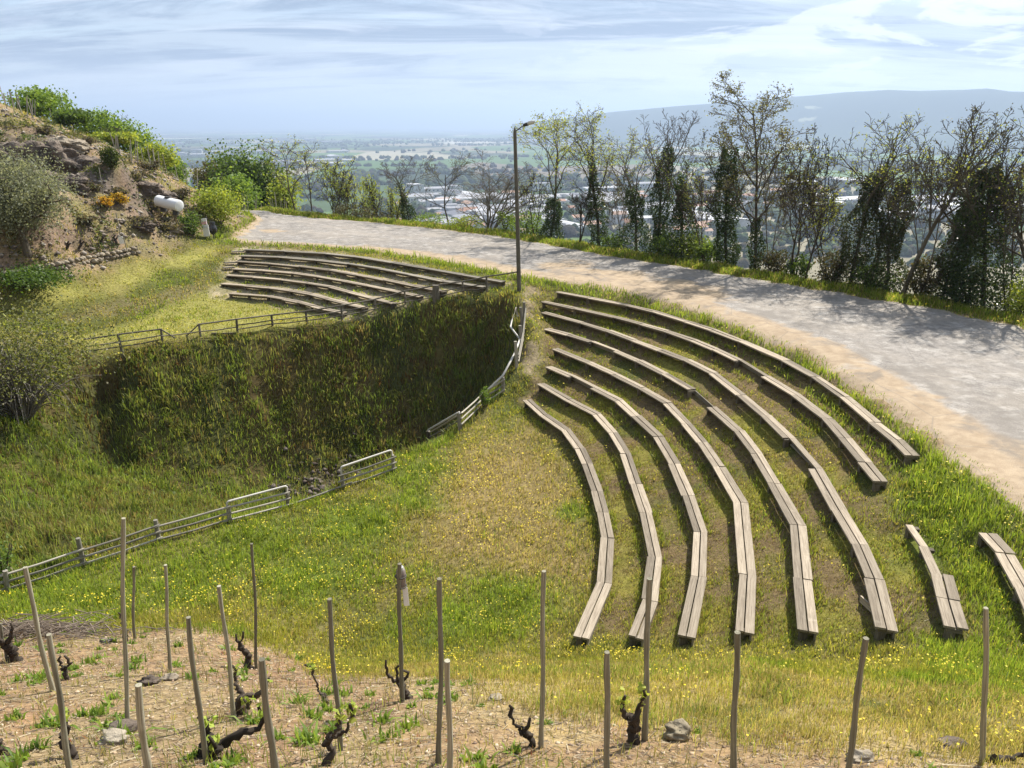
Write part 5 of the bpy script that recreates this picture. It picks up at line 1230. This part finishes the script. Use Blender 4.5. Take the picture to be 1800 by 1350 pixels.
# ------------------------------------------------------------------ valley town and woods
b = NB('house_wall'); M_HW = b.bsdf(b.mix(b.rng(b.noise(b.obj(), .15, 2), .4, .6), (.46, .45, .42), (.60, .59, .57)), .8)
b = NB('light_roof'); M_HR = b.bsdf(b.mix(b.rand(), (.46, .46, .47), (.13, .13, .15)), .6)
b = NB('tile_roof'); M_TR = b.bsdf(b.mix(b.rand(), (.34, .17, .10), (.42, .28, .2)), .8)
b = NB('window_band'); M_WB = b.bsdf((.08, .09, .11), .3)
def hall(lx, ly, h, rise, roof):
    V, F3, F4, mi = [], [], [], []; x, y = lx / 2, ly / 2
    def q4(pts, k): i = len(V); V.extend(pts); F4.append([i, i + 1, i + 2, i + 3]); mi.append(k)
    for a, c_ in (((-x, -y), (x, -y)), ((x, -y), (x, y)), ((x, y), (-x, y)), ((-x, y), (-x, -y))): q4([(*a, 0), (*c_, 0), (*c_, h), (*a, h)], 0)
    nw = max(2, int(lx / 6))
    for s_ in (-1, 1):
        for k in range(nw): xx = -x + (k + .5) * lx / nw; q4([(xx - 1.2, s_ * (y + .06), h * .45), (xx + 1.2, s_ * (y + .06), h * .45), (xx + 1.2, s_ * (y + .06), h * .75), (xx - 1.2, s_ * (y + .06), h * .75)], 2)
    e = .6
    q4([(-x - e, -y - e, h - .02), (x + e, -y - e, h - .02), (x + e, 0, h + rise), (-x - e, 0, h + rise)], 1); q4([(-x - e, 0, h + rise), (x + e, 0, h + rise), (x + e, y + e, h - .02), (-x - e, y + e, h - .02)], 1)
    for s_ in (-1, 1): q4([(s_ * x, -y, h), (s_ * x, y, h), (s_ * x, .01, h + rise * .96), (s_ * x, -.01, h + rise * .96)], 0)
    return mesh_np('building', V, [F4], [M_HW, roof, M_WB], mi=mi)
PRO = [hall(70, 32, 9, 2.5, M_HR), hall(46, 26, 8, 2, M_HR), hall(110, 40, 11, 2.5, M_HR), hall(13, 10, 6, 3, M_TR), hall(24, 12, 9, 3, M_TR), hall(30, 18, 14, 1, M_HR)]
r = np.random.RandomState(21)
def town(n, u0, u1, v0, v1, pk, label, group, name, cat):
    for k in range(n):
        q = P(r.uniform(u0, u1), r.uniform(v0, v1), PLAIN); o = link(name, PRO[pk[r.randint(len(pk))]]); o.location = (q[0], q[1], PLAIN - .2); s_ = r.uniform(.75, 1.3); o.scale = (s_, s_, r.uniform(.8, 1.3)); o.rotation_euler[2] = R(24) + (R(90) if r.rand() < .4 else 0) + r.normal(0, .08); tag(o, label, cat, group)
town(46, 715, 1035, 335, 412, (0, 0, 1, 2, 5), 'white industrial hall of the valley town behind the bare trees and the lamp post', 'white halls behind the lamp post', 'industrial_hall', 'building')
town(18, 1040, 1250, 328, 395, (0, 1, 2), 'white industrial hall of the valley town behind the ivy clad trees', 'white halls behind the ivy trees', 'industrial_hall', 'building')
town(16, 1260, 1500, 318, 372, (1, 0, 4), 'pale industrial hall in the valley right of the tallest tree', 'pale halls right of the tallest tree', 'industrial_hall', 'building')
town(14, 1560, 1800, 362, 385, (2, 0), 'long pale hall in the valley behind the rightmost trees', 'long halls behind the rightmost trees', 'industrial_hall', 'building')
town(60, 700, 1250, 345, 420, (3, 4), 'small tile roofed house of the valley town', 'houses of the valley town', 'house', 'building')
town(30, 280, 620, 238, 290, (0, 2, 1), 'far pale building in the plain at left', 'far buildings in the left of the plain', 'far_building', 'building')
town(26, 700, 1700, 232, 262, (2, 2, 0), 'far pale building in the plain below the hills', 'far buildings below the hills', 'far_building', 'building')
r = np.random.RandomState(23)
import bmesh as _bm
bm = _bm.new(); _bm.ops.create_icosphere(bm, subdivisions=2, radius=1.0); IV = np.array([v.co[:] for v in bm.verts]); IF = np.array([[v.index for v in f_.verts] for f_ in bm.faces]); bm.free()
def canopy(pts, size, name, pal):
    n = len(pts); k = len(IV); V = np.empty((n, k, 3)); s_ = size * r.uniform(.6, 1.4, n); nz_ = r.uniform(.75, 1.25, (n, k, 1))
    V = pts[:, None] + IV[None] * nz_ * np.stack([s_ * r.uniform(.9, 1.5, n), s_ * r.uniform(.9, 1.5, n), s_ * r.uniform(.8, 1.3, n)], 1)[:, None]
    F = (IF[None] + (np.arange(n) * k)[:, None, None]).reshape(-1, 3); pal = np.array(pal); c = pal[r.randint(0, len(pal), n)] * r.uniform(.8, 1.2, (n, 1))
    o = link(name, mesh_np(name, V.reshape(-1, 3), [F], M_FAR, cols=np.repeat(c, k, 0))); tag(o, kind='stuff'); return o
b = NB('far_foliage'); c = b.attr('col').outputs['Color']; n1 = b.noise(b.pos(), .35, 5, .7); M_FAR = b.bsdf(b.mix(b.rng(n1, .35, .65), b.mix(1.0, c, (.5, .5, .5), 'MULTIPLY'), c), .95, .05, b.bump(n1, 1.0, 1.5))
pts = []
for k in range(150):
    d_ = math.exp(r.uniform(math.log(750), math.log(7000))); u = r.uniform(150, 1900); q = ray(u, 300); c0 = np.array([q[0] / q[1] * d_, d_, PLAIN + 3]); L = r.uniform(.08, .3) * d_; a = r.choice([R(24), R(24), R(114), R(0), R(10)]) + r.normal(0, .1); n = int(L / (7 + d_ * .003)); w_ = r.choice([4, 8, .03 * d_])
    t = r.uniform(-.5, .5, n); pts.append(c0 + np.stack([np.cos(a) * t * L, np.sin(a) * t * L, np.zeros(n)], 1) + np.stack([r.normal(0, w_, n), r.normal(0, w_, n), np.zeros(n)], 1))
pts = np.vstack(pts)[:5500]; canopy(pts, 6.5, 'distant_trees', ((.045, .065, .025), (.07, .085, .03), (.06, .05, .035), (.09, .115, .04)))
pts = []
for k in range(1500):
    q = P(r.uniform(690, 1800), r.uniform(318, 470), PLAIN); pts.append(q + (0, 0, 2.5))
canopy(np.array(pts), 4.2, 'town_trees', ((.06, .085, .03), (.09, .12, .04), (.10, .085, .05)))
print('trees', round(time.time() - T0, 1))
# ------------------------------------------------------------------ grass, flowers, weeds, litter
allrows = row3 + rowx3
rowline_d = lambda x, y: np.min([polydist(x, y, q) for q in allrows + lrow3], axis=0)
RDIN = lambda x, y: inpoly(x, y, rd_poly)
def polar(n, r0, r1, seed, half=R(44)):
    g_ = np.random.RandomState(seed); a = g_.uniform(-half, half, n); d = np.exp(g_.uniform(math.log(r0), math.log(r1), n)); return d * np.sin(a), d * np.cos(a), d, g_
def blades(x, y, h, w, col, seed, lean=.45, z=None, curl=.35):
    g_ = np.random.RandomState(seed); n = len(x); z = gz(x, y) - .015 if z is None else z
    a = g_.rand(n) * 6.283; s_ = np.stack([np.cos(a), np.sin(a), np.zeros(n)], 1) * (w / 2)[:, None]
    la = g_.rand(n) * 6.283; le = np.abs(g_.normal(0, lean, n)); ld = np.stack([np.cos(la), np.sin(la), np.zeros(n)], 1) * (le * h)[:, None]
    b_ = np.stack([x, y, z], 1); mid = b_ + ld * .38 + np.stack([np.zeros(n), np.zeros(n), h * .58], 1); tip = b_ + ld * 1.0 + np.stack([np.zeros(n), np.zeros(n), h * (1 - curl * le)], 1)
    V = np.stack([b_ - s_, b_ + s_, mid + s_ * .8, mid - s_ * .8, tip], 1).reshape(-1, 3); i = np.arange(n)[:, None] * 5
    F4 = i + np.array([[0, 1, 2, 3]]); F3 = i + np.array([[3, 2, 4]])
    c = np.repeat(col, 5, 0).reshape(n, 5, 3) * np.array([.7, .7, 1, 1, 1.12])[None, :, None]  # lower blade colour darkened to paint in shade near the ground
    return V, F4, F3, c.reshape(-1, 3)
def field(name, x, y, h, w, col, seed, mat=None, **k):
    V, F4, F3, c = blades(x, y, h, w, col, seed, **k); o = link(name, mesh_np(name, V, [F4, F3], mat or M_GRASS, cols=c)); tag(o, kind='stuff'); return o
def pick(g_, pal, n):
    pal = np.asarray(pal, float); k = g_.rand(n, 1); return pal[g_.randint(0, len(pal), n)] * k + pal[g_.randint(0, len(pal), n)] * (1 - k)
LUSH = ((.19, .28, .032), (.26, .34, .042), (.15, .22, .028), (.33, .37, .055))
LAWN = ((.26, .29, .045), (.36, .36, .055), (.19, .23, .035), (.42, .37, .08))
DRYP = ((.46, .37, .15), (.36, .28, .10), (.54, .44, .21), (.30, .27, .07))
PITP = ((.16, .23, .045), (.22, .28, .055), (.29, .31, .07), (.19, .14, .06), (.33, .30, .11))
N = 800000
tx, ty, tr_, g_ = polar(N // 5, 4.0, 66, 1)
x = np.repeat(tx, 5); y = np.repeat(ty, 5); d = np.repeat(tr_, 5); g_ = np.random.RandomState(2); sp = .035 + d * .0028
x = x + g_.normal(0, 1, len(x)) * sp; y = y + g_.normal(0, 1, len(x)) * sp
soil_ = gcol(x, y, m_soil); hill_ = gcol(x, y, m_hill); flow_ = gcol(x, y, m_flow); bed_ = gcol(x, y, m_bed); pit_ = gcol(x, y, m_pit); lr_ = gcol(x, y, m_lrow); ramp_ = gcol(x, y, m_ramp); rock_ = gcol(x, y, m_rock); bank_ = gcol(x, y, m_bank)
foot_ = gcol(x, y, foot); rub_ = gcol(x, y, rub)
road_ = RDIN(x, y); dro = polydist(x, y, inner3); rdl = rowline_d(x, y)
n1 = fbm(x * .55, y * .55, 101, 4); n2 = fbm(x * 1.6, y * 1.6, 111, 3); n3 = fbm(x * .25, y * .25, 121, 3)
dout = polydist(x, y, outer3)
dens = np.ones(len(x)); dens *= 1 - .97 * soil_; dens *= 1 - .55 * hill_; dens *= 1 - .3 * flow_; dens *= 1 - bed_ * (.22 + .68 * sstep(.44, .58, n2)); dens *= 1 - .85 * lr_ * sstep(.38, .5, n2); dens *= 1 - .9 * rock_; dens *= 1 - .85 * foot_; dens *= 1 - .9 * np.clip(rub_ * 1.3, 0, 1); dens *= 1 - .35 * ramp_; dens *= 1 - .6 * gcol(x, y, m_dryf) * sstep(.42, .56, n2)
dens[road_ & (dro > .45) & (dout > .35)] = 0; dens[road_] *= .4
beyond = (~road_) & (dout > 3.2) & (y > np.interp(x, outer3[::-1, 0], outer3[::-1, 1])); dens[beyond] *= .25
k = g_.rand(len(x)) < dens; S_ = lambda *a: [q[k] for q in a]
x, y, d, soil_, hill_, flow_, bed_, pit_, lr_, ramp_, bank_, n1, n2, n3, rdl, dro, dout, road_ = S_(x, y, d, soil_, hill_, flow_, bed_, pit_, lr_, ramp_, bank_, n1, n2, n3, rdl, dro, dout, road_)
n = len(x); col = pick(g_, LAWN, n); h = g_.uniform(.06, .14, n)
lu_ = gcol(x, y, m_lush); lushm = np.maximum(sstep(.54, .64, n1) * .8, lu_) ; sel = g_.rand(n) < lushm * (1 - .8 * flow_ * (1 - lu_)) * (1 - .6 * bed_); col[sel] = pick(g_, LUSH, sel.sum()); h[sel] *= 1.55
sel = g_.rand(n) < np.clip((1 - lu_) * (flow_ * .62) + (1 - lu_) * .22 * sstep(.52, .40, n1) + .2 * soil_, 0, 1); col[sel] = pick(g_, DRYP, sel.sum()); h[sel] *= 1.1
sel = bed_ > .5; h[sel] *= .75; q_ = sel & (g_.rand(n) < .38); col[q_] = pick(g_, ((.30, .24, .08), (.22, .16, .07), (.34, .31, .06), (.17, .13, .06)), q_.sum())
sel = g_.rand(n) < pit_; col[sel] = pick(g_, PITP, sel.sum()); h[sel] = g_.uniform(.12, .38, sel.sum())
redm = sel & (n2 > .62) & (g_.rand(n) < .5); col[redm] = pick(g_, ((.16, .075, .03), (.13, .09, .04)), redm.sum())
dryf_ = gcol(x, y, m_dryf); q_ = (dryf_ > .4) & (g_.rand(n) < .72); col[q_] = pick(g_, DRYP, q_.sum()); h[q_] *= .8
grm = sel & (n1 > .54) & (g_.rand(n) < .7); col[grm] = pick(g_, ((.19, .27, .042), (.26, .33, .06)), grm.sum())
verge = ((dro < 1.0) | (dout < 2.4)) & (pit_ < .3) & (hill_ < .3) & (lr_ < .3); sel = verge & (g_.rand(n) < .75); col[sel] = pick(g_, LUSH, sel.sum()); h[sel] = g_.uniform(.10, .30, sel.sum()) * (.5 + n2[sel])
sel = hill_ > .5; col[sel] = pick(g_, DRYP + LAWN, sel.sum()); sel = bank_ > .5; q = sel & (g_.rand(n) < .5); col[q] = pick(g_, DRYP, q.sum())
ll_ = gcol(x, y, m_llawn); q_ = (ll_ > .4) & (g_.rand(n) < .8); col[q_] = pick(g_, ((.38, .38, .09), (.30, .34, .07), (.46, .42, .15)), q_.sum()); h[q_] *= .6
sel = ramp_ > .5; col[sel] = pick(g_, ((.36, .37, .08), (.29, .34, .06), (.44, .40, .12)), sel.sum()); h[sel] *= .7
h = np.where(rdl < .24, np.minimum(h, .10), h); h = np.where(road_, h * .5, h); keep_ = (rdl > .16) | (g_.rand(n) < .25); h = np.where(rdl < .17, np.minimum(h, .07), h)
# tall isolated tufts
tuft = (n2 > .66) & (n3 > .45) & (bed_ < .4) & (pit_ < .4) & (soil_ < .2); h = np.where(tuft, h * 1.5, h)
w = np.maximum(.006, .00095 * d) * g_.uniform(.7, 1.3, n)
x, y, h, w, col, d = (q[keep_] for q in (x, y, h, w, col, d))
col = col * (g_.uniform(.6, 1.4, (len(x), 1)) * (.72 + .56 * fbm(x * 2.2, y * 2.2, 171, 3))[:, None])
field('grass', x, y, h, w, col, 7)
# taller grass of the outer road verge
g_ = np.random.RandomState(8); n = 46000; k_ = g_.randint(0, len(ro) - 1, n); f_ = g_.rand(n, 1); q = ro[k_] * (1 - f_) + ro[k_ + 1] * f_; t = ro[k_ + 1] - ro[k_]; nn_ = np.stack([-t[:, 1], t[:, 0]], 1); nn_ /= np.linalg.norm(nn_, axis=1)[:, None]; nn_ *= np.where(nn_[:, 1:] < 0, -1, 1)
of = g_.rand(n) ** .8 * 2.9 - .35 + .5 * (fbm(q[:, 0] * .7, q[:, 1] * .7, 181, 3) - .5); X = q[:, 0] + nn_[:, 0] * of; Y = q[:, 1] + nn_[:, 1] * of; dd_ = np.hypot(X, Y); cl = fbm(X * 1.3, Y * 1.3, 191, 3)
hh = g_.uniform(.12, .36, n) * (.45 + 1.0 * cl) * np.clip((of + .5) / .9, .3, 1); col = pick(g_, LUSH, n); q2 = g_.rand(n) < .3; col[q2] = pick(g_, DRYP, q2.sum()); col = col * g_.uniform(.6, 1.35, (n, 1))
kk = dd_ < 75; field('verge_grass', X[kk], Y[kk], hh[kk], np.maximum(.008, .0009 * dd_[kk]), col[kk], 9)
# short moss, dead stems and tufts on the bench terraces
g_ = np.random.RandomState(16); n = 260000; X = g_.uniform(-1, 11, n); Y = g_.uniform(8.5, 33, n); dd_ = np.hypot(X, Y); q = (gcol(X, Y, m_bed) > .3) & (g_.rand(n) < np.clip(14 / dd_, .2, 1) ** 1.5) & (rowline_d(X, Y) > .10); X, Y, dd_ = X[q], Y[q], dd_[q]; n = len(X)
cl = fbm(X * .8, Y * .8, 221, 4); col = pick(g_, ((.24, .18, .09), (.33, .26, .13), (.15, .11, .06), (.28, .22, .08)), n); q = g_.rand(n) < sstep(.44, .58, cl); col[q] = pick(g_, ((.28, .29, .05), (.36, .34, .06), (.20, .24, .045)), q.sum())
field('terrace_turf', X, Y, g_.uniform(.015, .055, n), np.maximum(.007, .0010 * dd_), col * g_.uniform(.55, 1.4, (n, 1)), 17, lean=.8)
tp_ = []
for q_ in allrows:
    s_ = resample(q_, .12); t = np.gradient(s_, axis=0); nn_ = np.stack([-t[:, 1], t[:, 0]], 1); nn_ /= np.linalg.norm(nn_, axis=1)[:, None]; nn_ *= np.where(nn_[:, :1] + .3 * nn_[:, 1:] < 0, -1, 1)
    k_ = g_.rand(len(s_)) < .34 * sstep(.42, .6, fbm(s_[:, 0] * 1.1, s_[:, 1] * 1.1, 231, 3)) * 2; s_, nn_ = s_[k_], nn_[k_]
    for o_, nb_l in ((.24, 16), (-.26, 9)):
        tp_.append(np.repeat(s_[:, :2] + nn_ * o_, nb_l, 0))
tp_ = np.vstack(tp_); tp_ = tp_ + g_.normal(0, .05, tp_.shape); n = len(tp_); dd_ = np.hypot(tp_[:, 0], tp_[:, 1]); col = pick(g_, LUSH + LAWN, n) * g_.uniform(.6, 1.3, (n, 1))
field('bench_tufts', tp_[:, 0], tp_[:, 1], g_.uniform(.08, .24, n), np.maximum(.006, .0008 * dd_), col, 18, lean=.6)
# weeds of the pit walls
g_ = np.random.RandomState(10); n = 6000; X = g_.uniform(-19, 1.5, n); Y = g_.uniform(13, 33, n); q = (gcol(X, Y, m_pit) > .7) & (gcol(X, Y, rub) < .5) & (fbm(X * .5, Y * .5, 201, 3) > .44); X, Y = X[q][:1100], Y[q][:1100]; nl = 22; s_ = np.repeat(g_.uniform(.5, 1.5, len(X)), nl)
x_ = np.repeat(X, nl) + g_.normal(0, .12, len(X) * nl) * s_; y_ = np.repeat(Y, nl) + g_.normal(0, .10, len(X) * nl) * s_; tone = np.repeat(pick(g_, ((.16, .22, .04), (.23, .26, .055), (.12, .16, .034), (.22, .17, .07)), len(X)), nl, 0)
field('pit_weeds', x_, y_, g_.uniform(.14, .36, len(x_)) * s_, g_.uniform(.03, .055, len(x_)), tone * g_.uniform(.7, 1.3, (len(x_), 1)), 11, lean=.6)
g_ = np.random.RandomState(12)
# low scrub on the stony slope
g_ = np.random.RandomState(14); X = g_.uniform(-32, -14, 5000); Y = g_.uniform(30, 56, 5000); q = (gcol(X, Y, m_hill) > .7) & (fbm(X * .45, Y * .45, 211, 3) > .47); X, Y = X[q][:300], Y[q][:300]; nl = 70; s_ = np.repeat(g_.uniform(.4, 1.3, len(X)), nl)
P_ = np.stack([np.repeat(X, nl) + g_.normal(0, .26, len(s_)) * s_, np.repeat(Y, nl) + g_.normal(0, .26, len(s_)) * s_, np.zeros(len(s_))], 1); P_[:, 2] = gz(P_[:, 0], P_[:, 1]) + np.abs(g_.normal(0, .13, len(s_))) * s_
V, F, c_ = leaf_arrays(P_, .12, ((1, 1, 1),), 15, .4); tone = np.repeat(pick(g_, ((.10, .13, .04), (.16, .18, .06), (.13, .10, .06), (.07, .10, .03), (.20, .19, .08)), len(X)), nl * 4, 0)
tag(link('hill_scrub', mesh_np('hill_scrub', V, [F], M_LEAF, cols=c_ * tone)), kind='stuff')
# flowers
fx, fy, fd, g_ = polar(120000, 5, 34, 31); s_ = gcol(fx, fy, m_soil); p_ = gcol(fx, fy, m_pit); be = gcol(fx, fy, m_bed); fl = gcol(fx, fy, m_flow); ns = fbm(fx * .8, fy * .8, 131, 4); ns2 = fbm(fx * 2.6, fy * 2.6, 141, 3)
drim = polydist(fx, fy, near3); pr = (.05 + .30 * gcol(fx, fy, m_lush) * sstep(.5, .62, ns2) + .85 * sstep(.54, .66, ns) * sstep(.45, .6, ns2) + .10 * fl) * (1 - s_) * (1 - .96 * p_) * (1 - .75 * be); hot = np.exp(-((fx + 1.1) ** 2 + (fy - 18.8) ** 2) / .9) * 1.6 + .8 * np.exp(-((fx + 4.6) ** 2 / 6 + (fy - 13.6) ** 2 / .8)); pr = np.clip(pr + hot * .8 * (1 - p_), 0, 1)
pr *= 1 - .88 * gcol(fx, fy, m_dryf); pr[RDIN(fx, fy)] = 0; pr[gcol(fx, fy, m_hill) > .1] = 0; pr[gcol(fx, fy, m_lrow) > .1] = 0; pr[fy > 31] *= .1
k = (g_.rand(len(fx)) < pr * .75) & (rowline_d(fx, fy) > .25); fx, fy, fd = fx[k], fy[k], fd[k]; n = len(fx)
P_ = np.stack([fx, fy, gz(fx, fy) + g_.uniform(.08, .2, n)], 1); V, F, c = leaf_arrays(P_, np.maximum(.026, .0022 * fd), ((.80, .62, .03), (.72, .55, .02), (.85, .72, .10), (.62, .55, .06)), 5, 1.2, .95)
tag(link('yellow_wildflowers', mesh_np('yellow_wildflowers', V, [F], M_FLOWER, cols=c)), kind='stuff')
print('flowers', n, 'blades', len(x))
# weeds on the soil: rosettes
def rosettes(name, n, poly_mask, pal, seed, nl, hr, wr, lean):
    g_ = np.random.RandomState(seed); X = g_.uniform(-11, 8, n * 6); Y = g_.uniform(3.2, 12, n * 6); q = poly_mask(X, Y) & (np.abs(X) < Y * .9 + .5); X, Y = X[q][:n], Y[q][:n]
    s_ = g_.uniform(.55, 1.4, len(X)); x = np.repeat(X, nl) + g_.normal(0, .035, len(X) * nl) * np.repeat(s_, nl); y = np.repeat(Y, nl) + g_.normal(0, .035, len(X) * nl) * np.repeat(s_, nl); m_ = len(x)
    col = pick(g_, pal, m_) * g_.uniform(.8, 1.2, (m_, 1)); return field(name, x, y, g_.uniform(*hr, m_) * np.repeat(s_, nl), g_.uniform(*wr, m_), col, seed, M_LEAF, lean=lean)
soilm = lambda X, Y: (gcol(X, Y, m_soil) > .6) & (fbm(X * .9, Y * .9, 151, 3) > .46)
rosettes('weeds', 150, soilm, ((.18, .28, .045), (.25, .34, .06), (.13, .22, .04)), 61, 26, (.06, .13), (.02, .034), .85)
rosettes('dry_weeds', 260, lambda X, Y: gcol(X, Y, m_soil) > .4, ((.34, .27, .14), (.25, .2, .1), (.20, .22, .08)), 62, 10, (.06, .2), (.004, .009), .7)
rosettes('red_weeds', 90, lambda X, Y: (gcol(X, Y, m_soil) > .5) & (fbm(X * 1.3, Y * 1.3, 161, 3) > .55), ((.34, .13, .08), (.42, .2, .12)), 63, 9, (.03, .08), (.006, .012), .8)
# straw, twigs and pebbles
g_ = np.random.RandomState(64); n = 60000; X = g_.uniform(-11, 9, n); Y = 2.8 + 10 * g_.rand(n) ** 1.3; q = g_.rand(n) < gcol(X, Y, m_soil) * .9 + .02; X, Y = X[q], Y[q]; n = len(X)
L = g_.uniform(.03, .16, n) * np.where(g_.rand(n) < .06, 3.0, 1); a = g_.rand(n) * 6.283; dv = np.stack([np.cos(a), np.sin(a)], 1) * L[:, None] / 2; wv = np.stack([-np.sin(a), np.cos(a)], 1) * g_.uniform(.0015, .004, n)[:, None]
def zz(p2): return np.c_[p2, gz(p2[:, 0], p2[:, 1]) + .008 + g_.uniform(0, .012, n)]
c0 = np.stack([X, Y], 1); V = np.stack([zz(c0 - dv - wv), zz(c0 + dv - wv), zz(c0 + dv + wv), zz(c0 - dv + wv)], 1).reshape(-1, 3); col = pick(g_, ((.44, .36, .22), (.28, .21, .14), (.10, .08, .065), (.52, .45, .32), (.13, .10, .08)), n)
tag(link('straw_litter', mesh_np('straw_litter', V, [np.arange(n * 4).reshape(n, 4)], M_FLOWER, cols=np.repeat(col, 4, 0))), kind='stuff')
OCT = np.array([(1, 0, 0), (-1, 0, 0), (0, 1, 0), (0, -1, 0), (0, 0, 1), (0, 0, -1)], float); OF = np.array([(0, 2, 4), (2, 1, 4), (1, 3, 4), (3, 0, 4), (2, 0, 5), (1, 2, 5), (3, 1, 5), (0, 3, 5)])
def pebbles(name, X, Y, s_, pal, seed):
    g_ = np.random.RandomState(seed); n = len(X); a = g_.rand(n) * 6.28; V = OCT[None] * g_.uniform(.6, 1.3, (n, 6, 1)) * (s_[:, None, None] * np.array([1, .8, .6])); ca, sa = np.cos(a)[:, None], np.sin(a)[:, None]
    V = np.stack([V[..., 0] * ca - V[..., 1] * sa, V[..., 0] * sa + V[..., 1] * ca, V[..., 2]], -1) + np.stack([X, Y, gz(X, Y) + s_ * .2], 1)[:, None]
    F = (OF[None] + (np.arange(n) * 6)[:, None, None]).reshape(-1, 3); col = pick(g_, pal, n); tag(link(name, mesh_np(name, V.reshape(-1, 3), [F], M_PEB, cols=np.repeat(col, 6, 0))), kind='stuff')
b = NB('pebble'); M_PEB = b.bsdf(b.attr('col').outputs['Color'], .9, .2)
g_ = np.random.RandomState(65); n = 26000; X = g_.uniform(-11, 9, n); Y = 2.8 + 10 * g_.rand(n) ** 1.3; q = g_.rand(n) < gcol(X, Y, m_soil); X, Y = X[q], Y[q]
pebbles('soil_pebbles', X, Y, .006 + .028 * g_.rand(len(X)) ** 3, ((.46, .34, .22), (.32, .23, .16), (.52, .43, .32), (.22, .16, .12)), 66)
X, Y, d_, g_ = polar(46000, 28, 62, 67); q = (gcol(X, Y, m_hill) > .5) & (X < -8); X, Y = X[q], Y[q]; pebbles('hill_stones', X, Y, .04 + .17 * g_.rand(len(X)) ** 4, ((.24, .2, .165), (.15, .125, .11), (.34, .3, .25)), 68)
n = 700; X = -6.3 + g_.normal(0, 1.3, n); Y = 25.0 + g_.normal(0, 1.0, n); pebbles('pit_rubble', X, Y, .05 + .13 * g_.rand(n) ** 2, ((.11, .085, .07), (.07, .055, .05), (.17, .14, .12)), 69)
# brush pile of vine cuttings
c0 = hit(62, 1118); bp = thing('brush_pile', c0, 'heap of grey vine cuttings at the left edge of the soil', 'brush pile'); g_ = np.random.RandomState(70); m = MB()
for k in range(300):
    a = g_.normal(.1, .5); L = g_.uniform(.3, .9); q = c0 + np.array([g_.normal(0, .75), g_.normal(0, .38), 0]); q[2] = gz(q[0], q[1]) + abs(g_.normal(0, .10)) * math.exp(-((q[0] - c0[0]) / .9) ** 2) + .02
    dv = np.array([math.cos(a), math.sin(a), g_.normal(0, .12)]) * L / 2; m.tube([q - dv, q + (0, 0, g_.uniform(.0, .06)), q + dv], [.010, .009, .006], 4, False)
m.build('cuttings', wood_mat('cutting_wood', (.12, .09, .07), (.28, .22, .17), (.42, .35, .28)), bp, True)
print('done', round(time.time() - T0, 1))
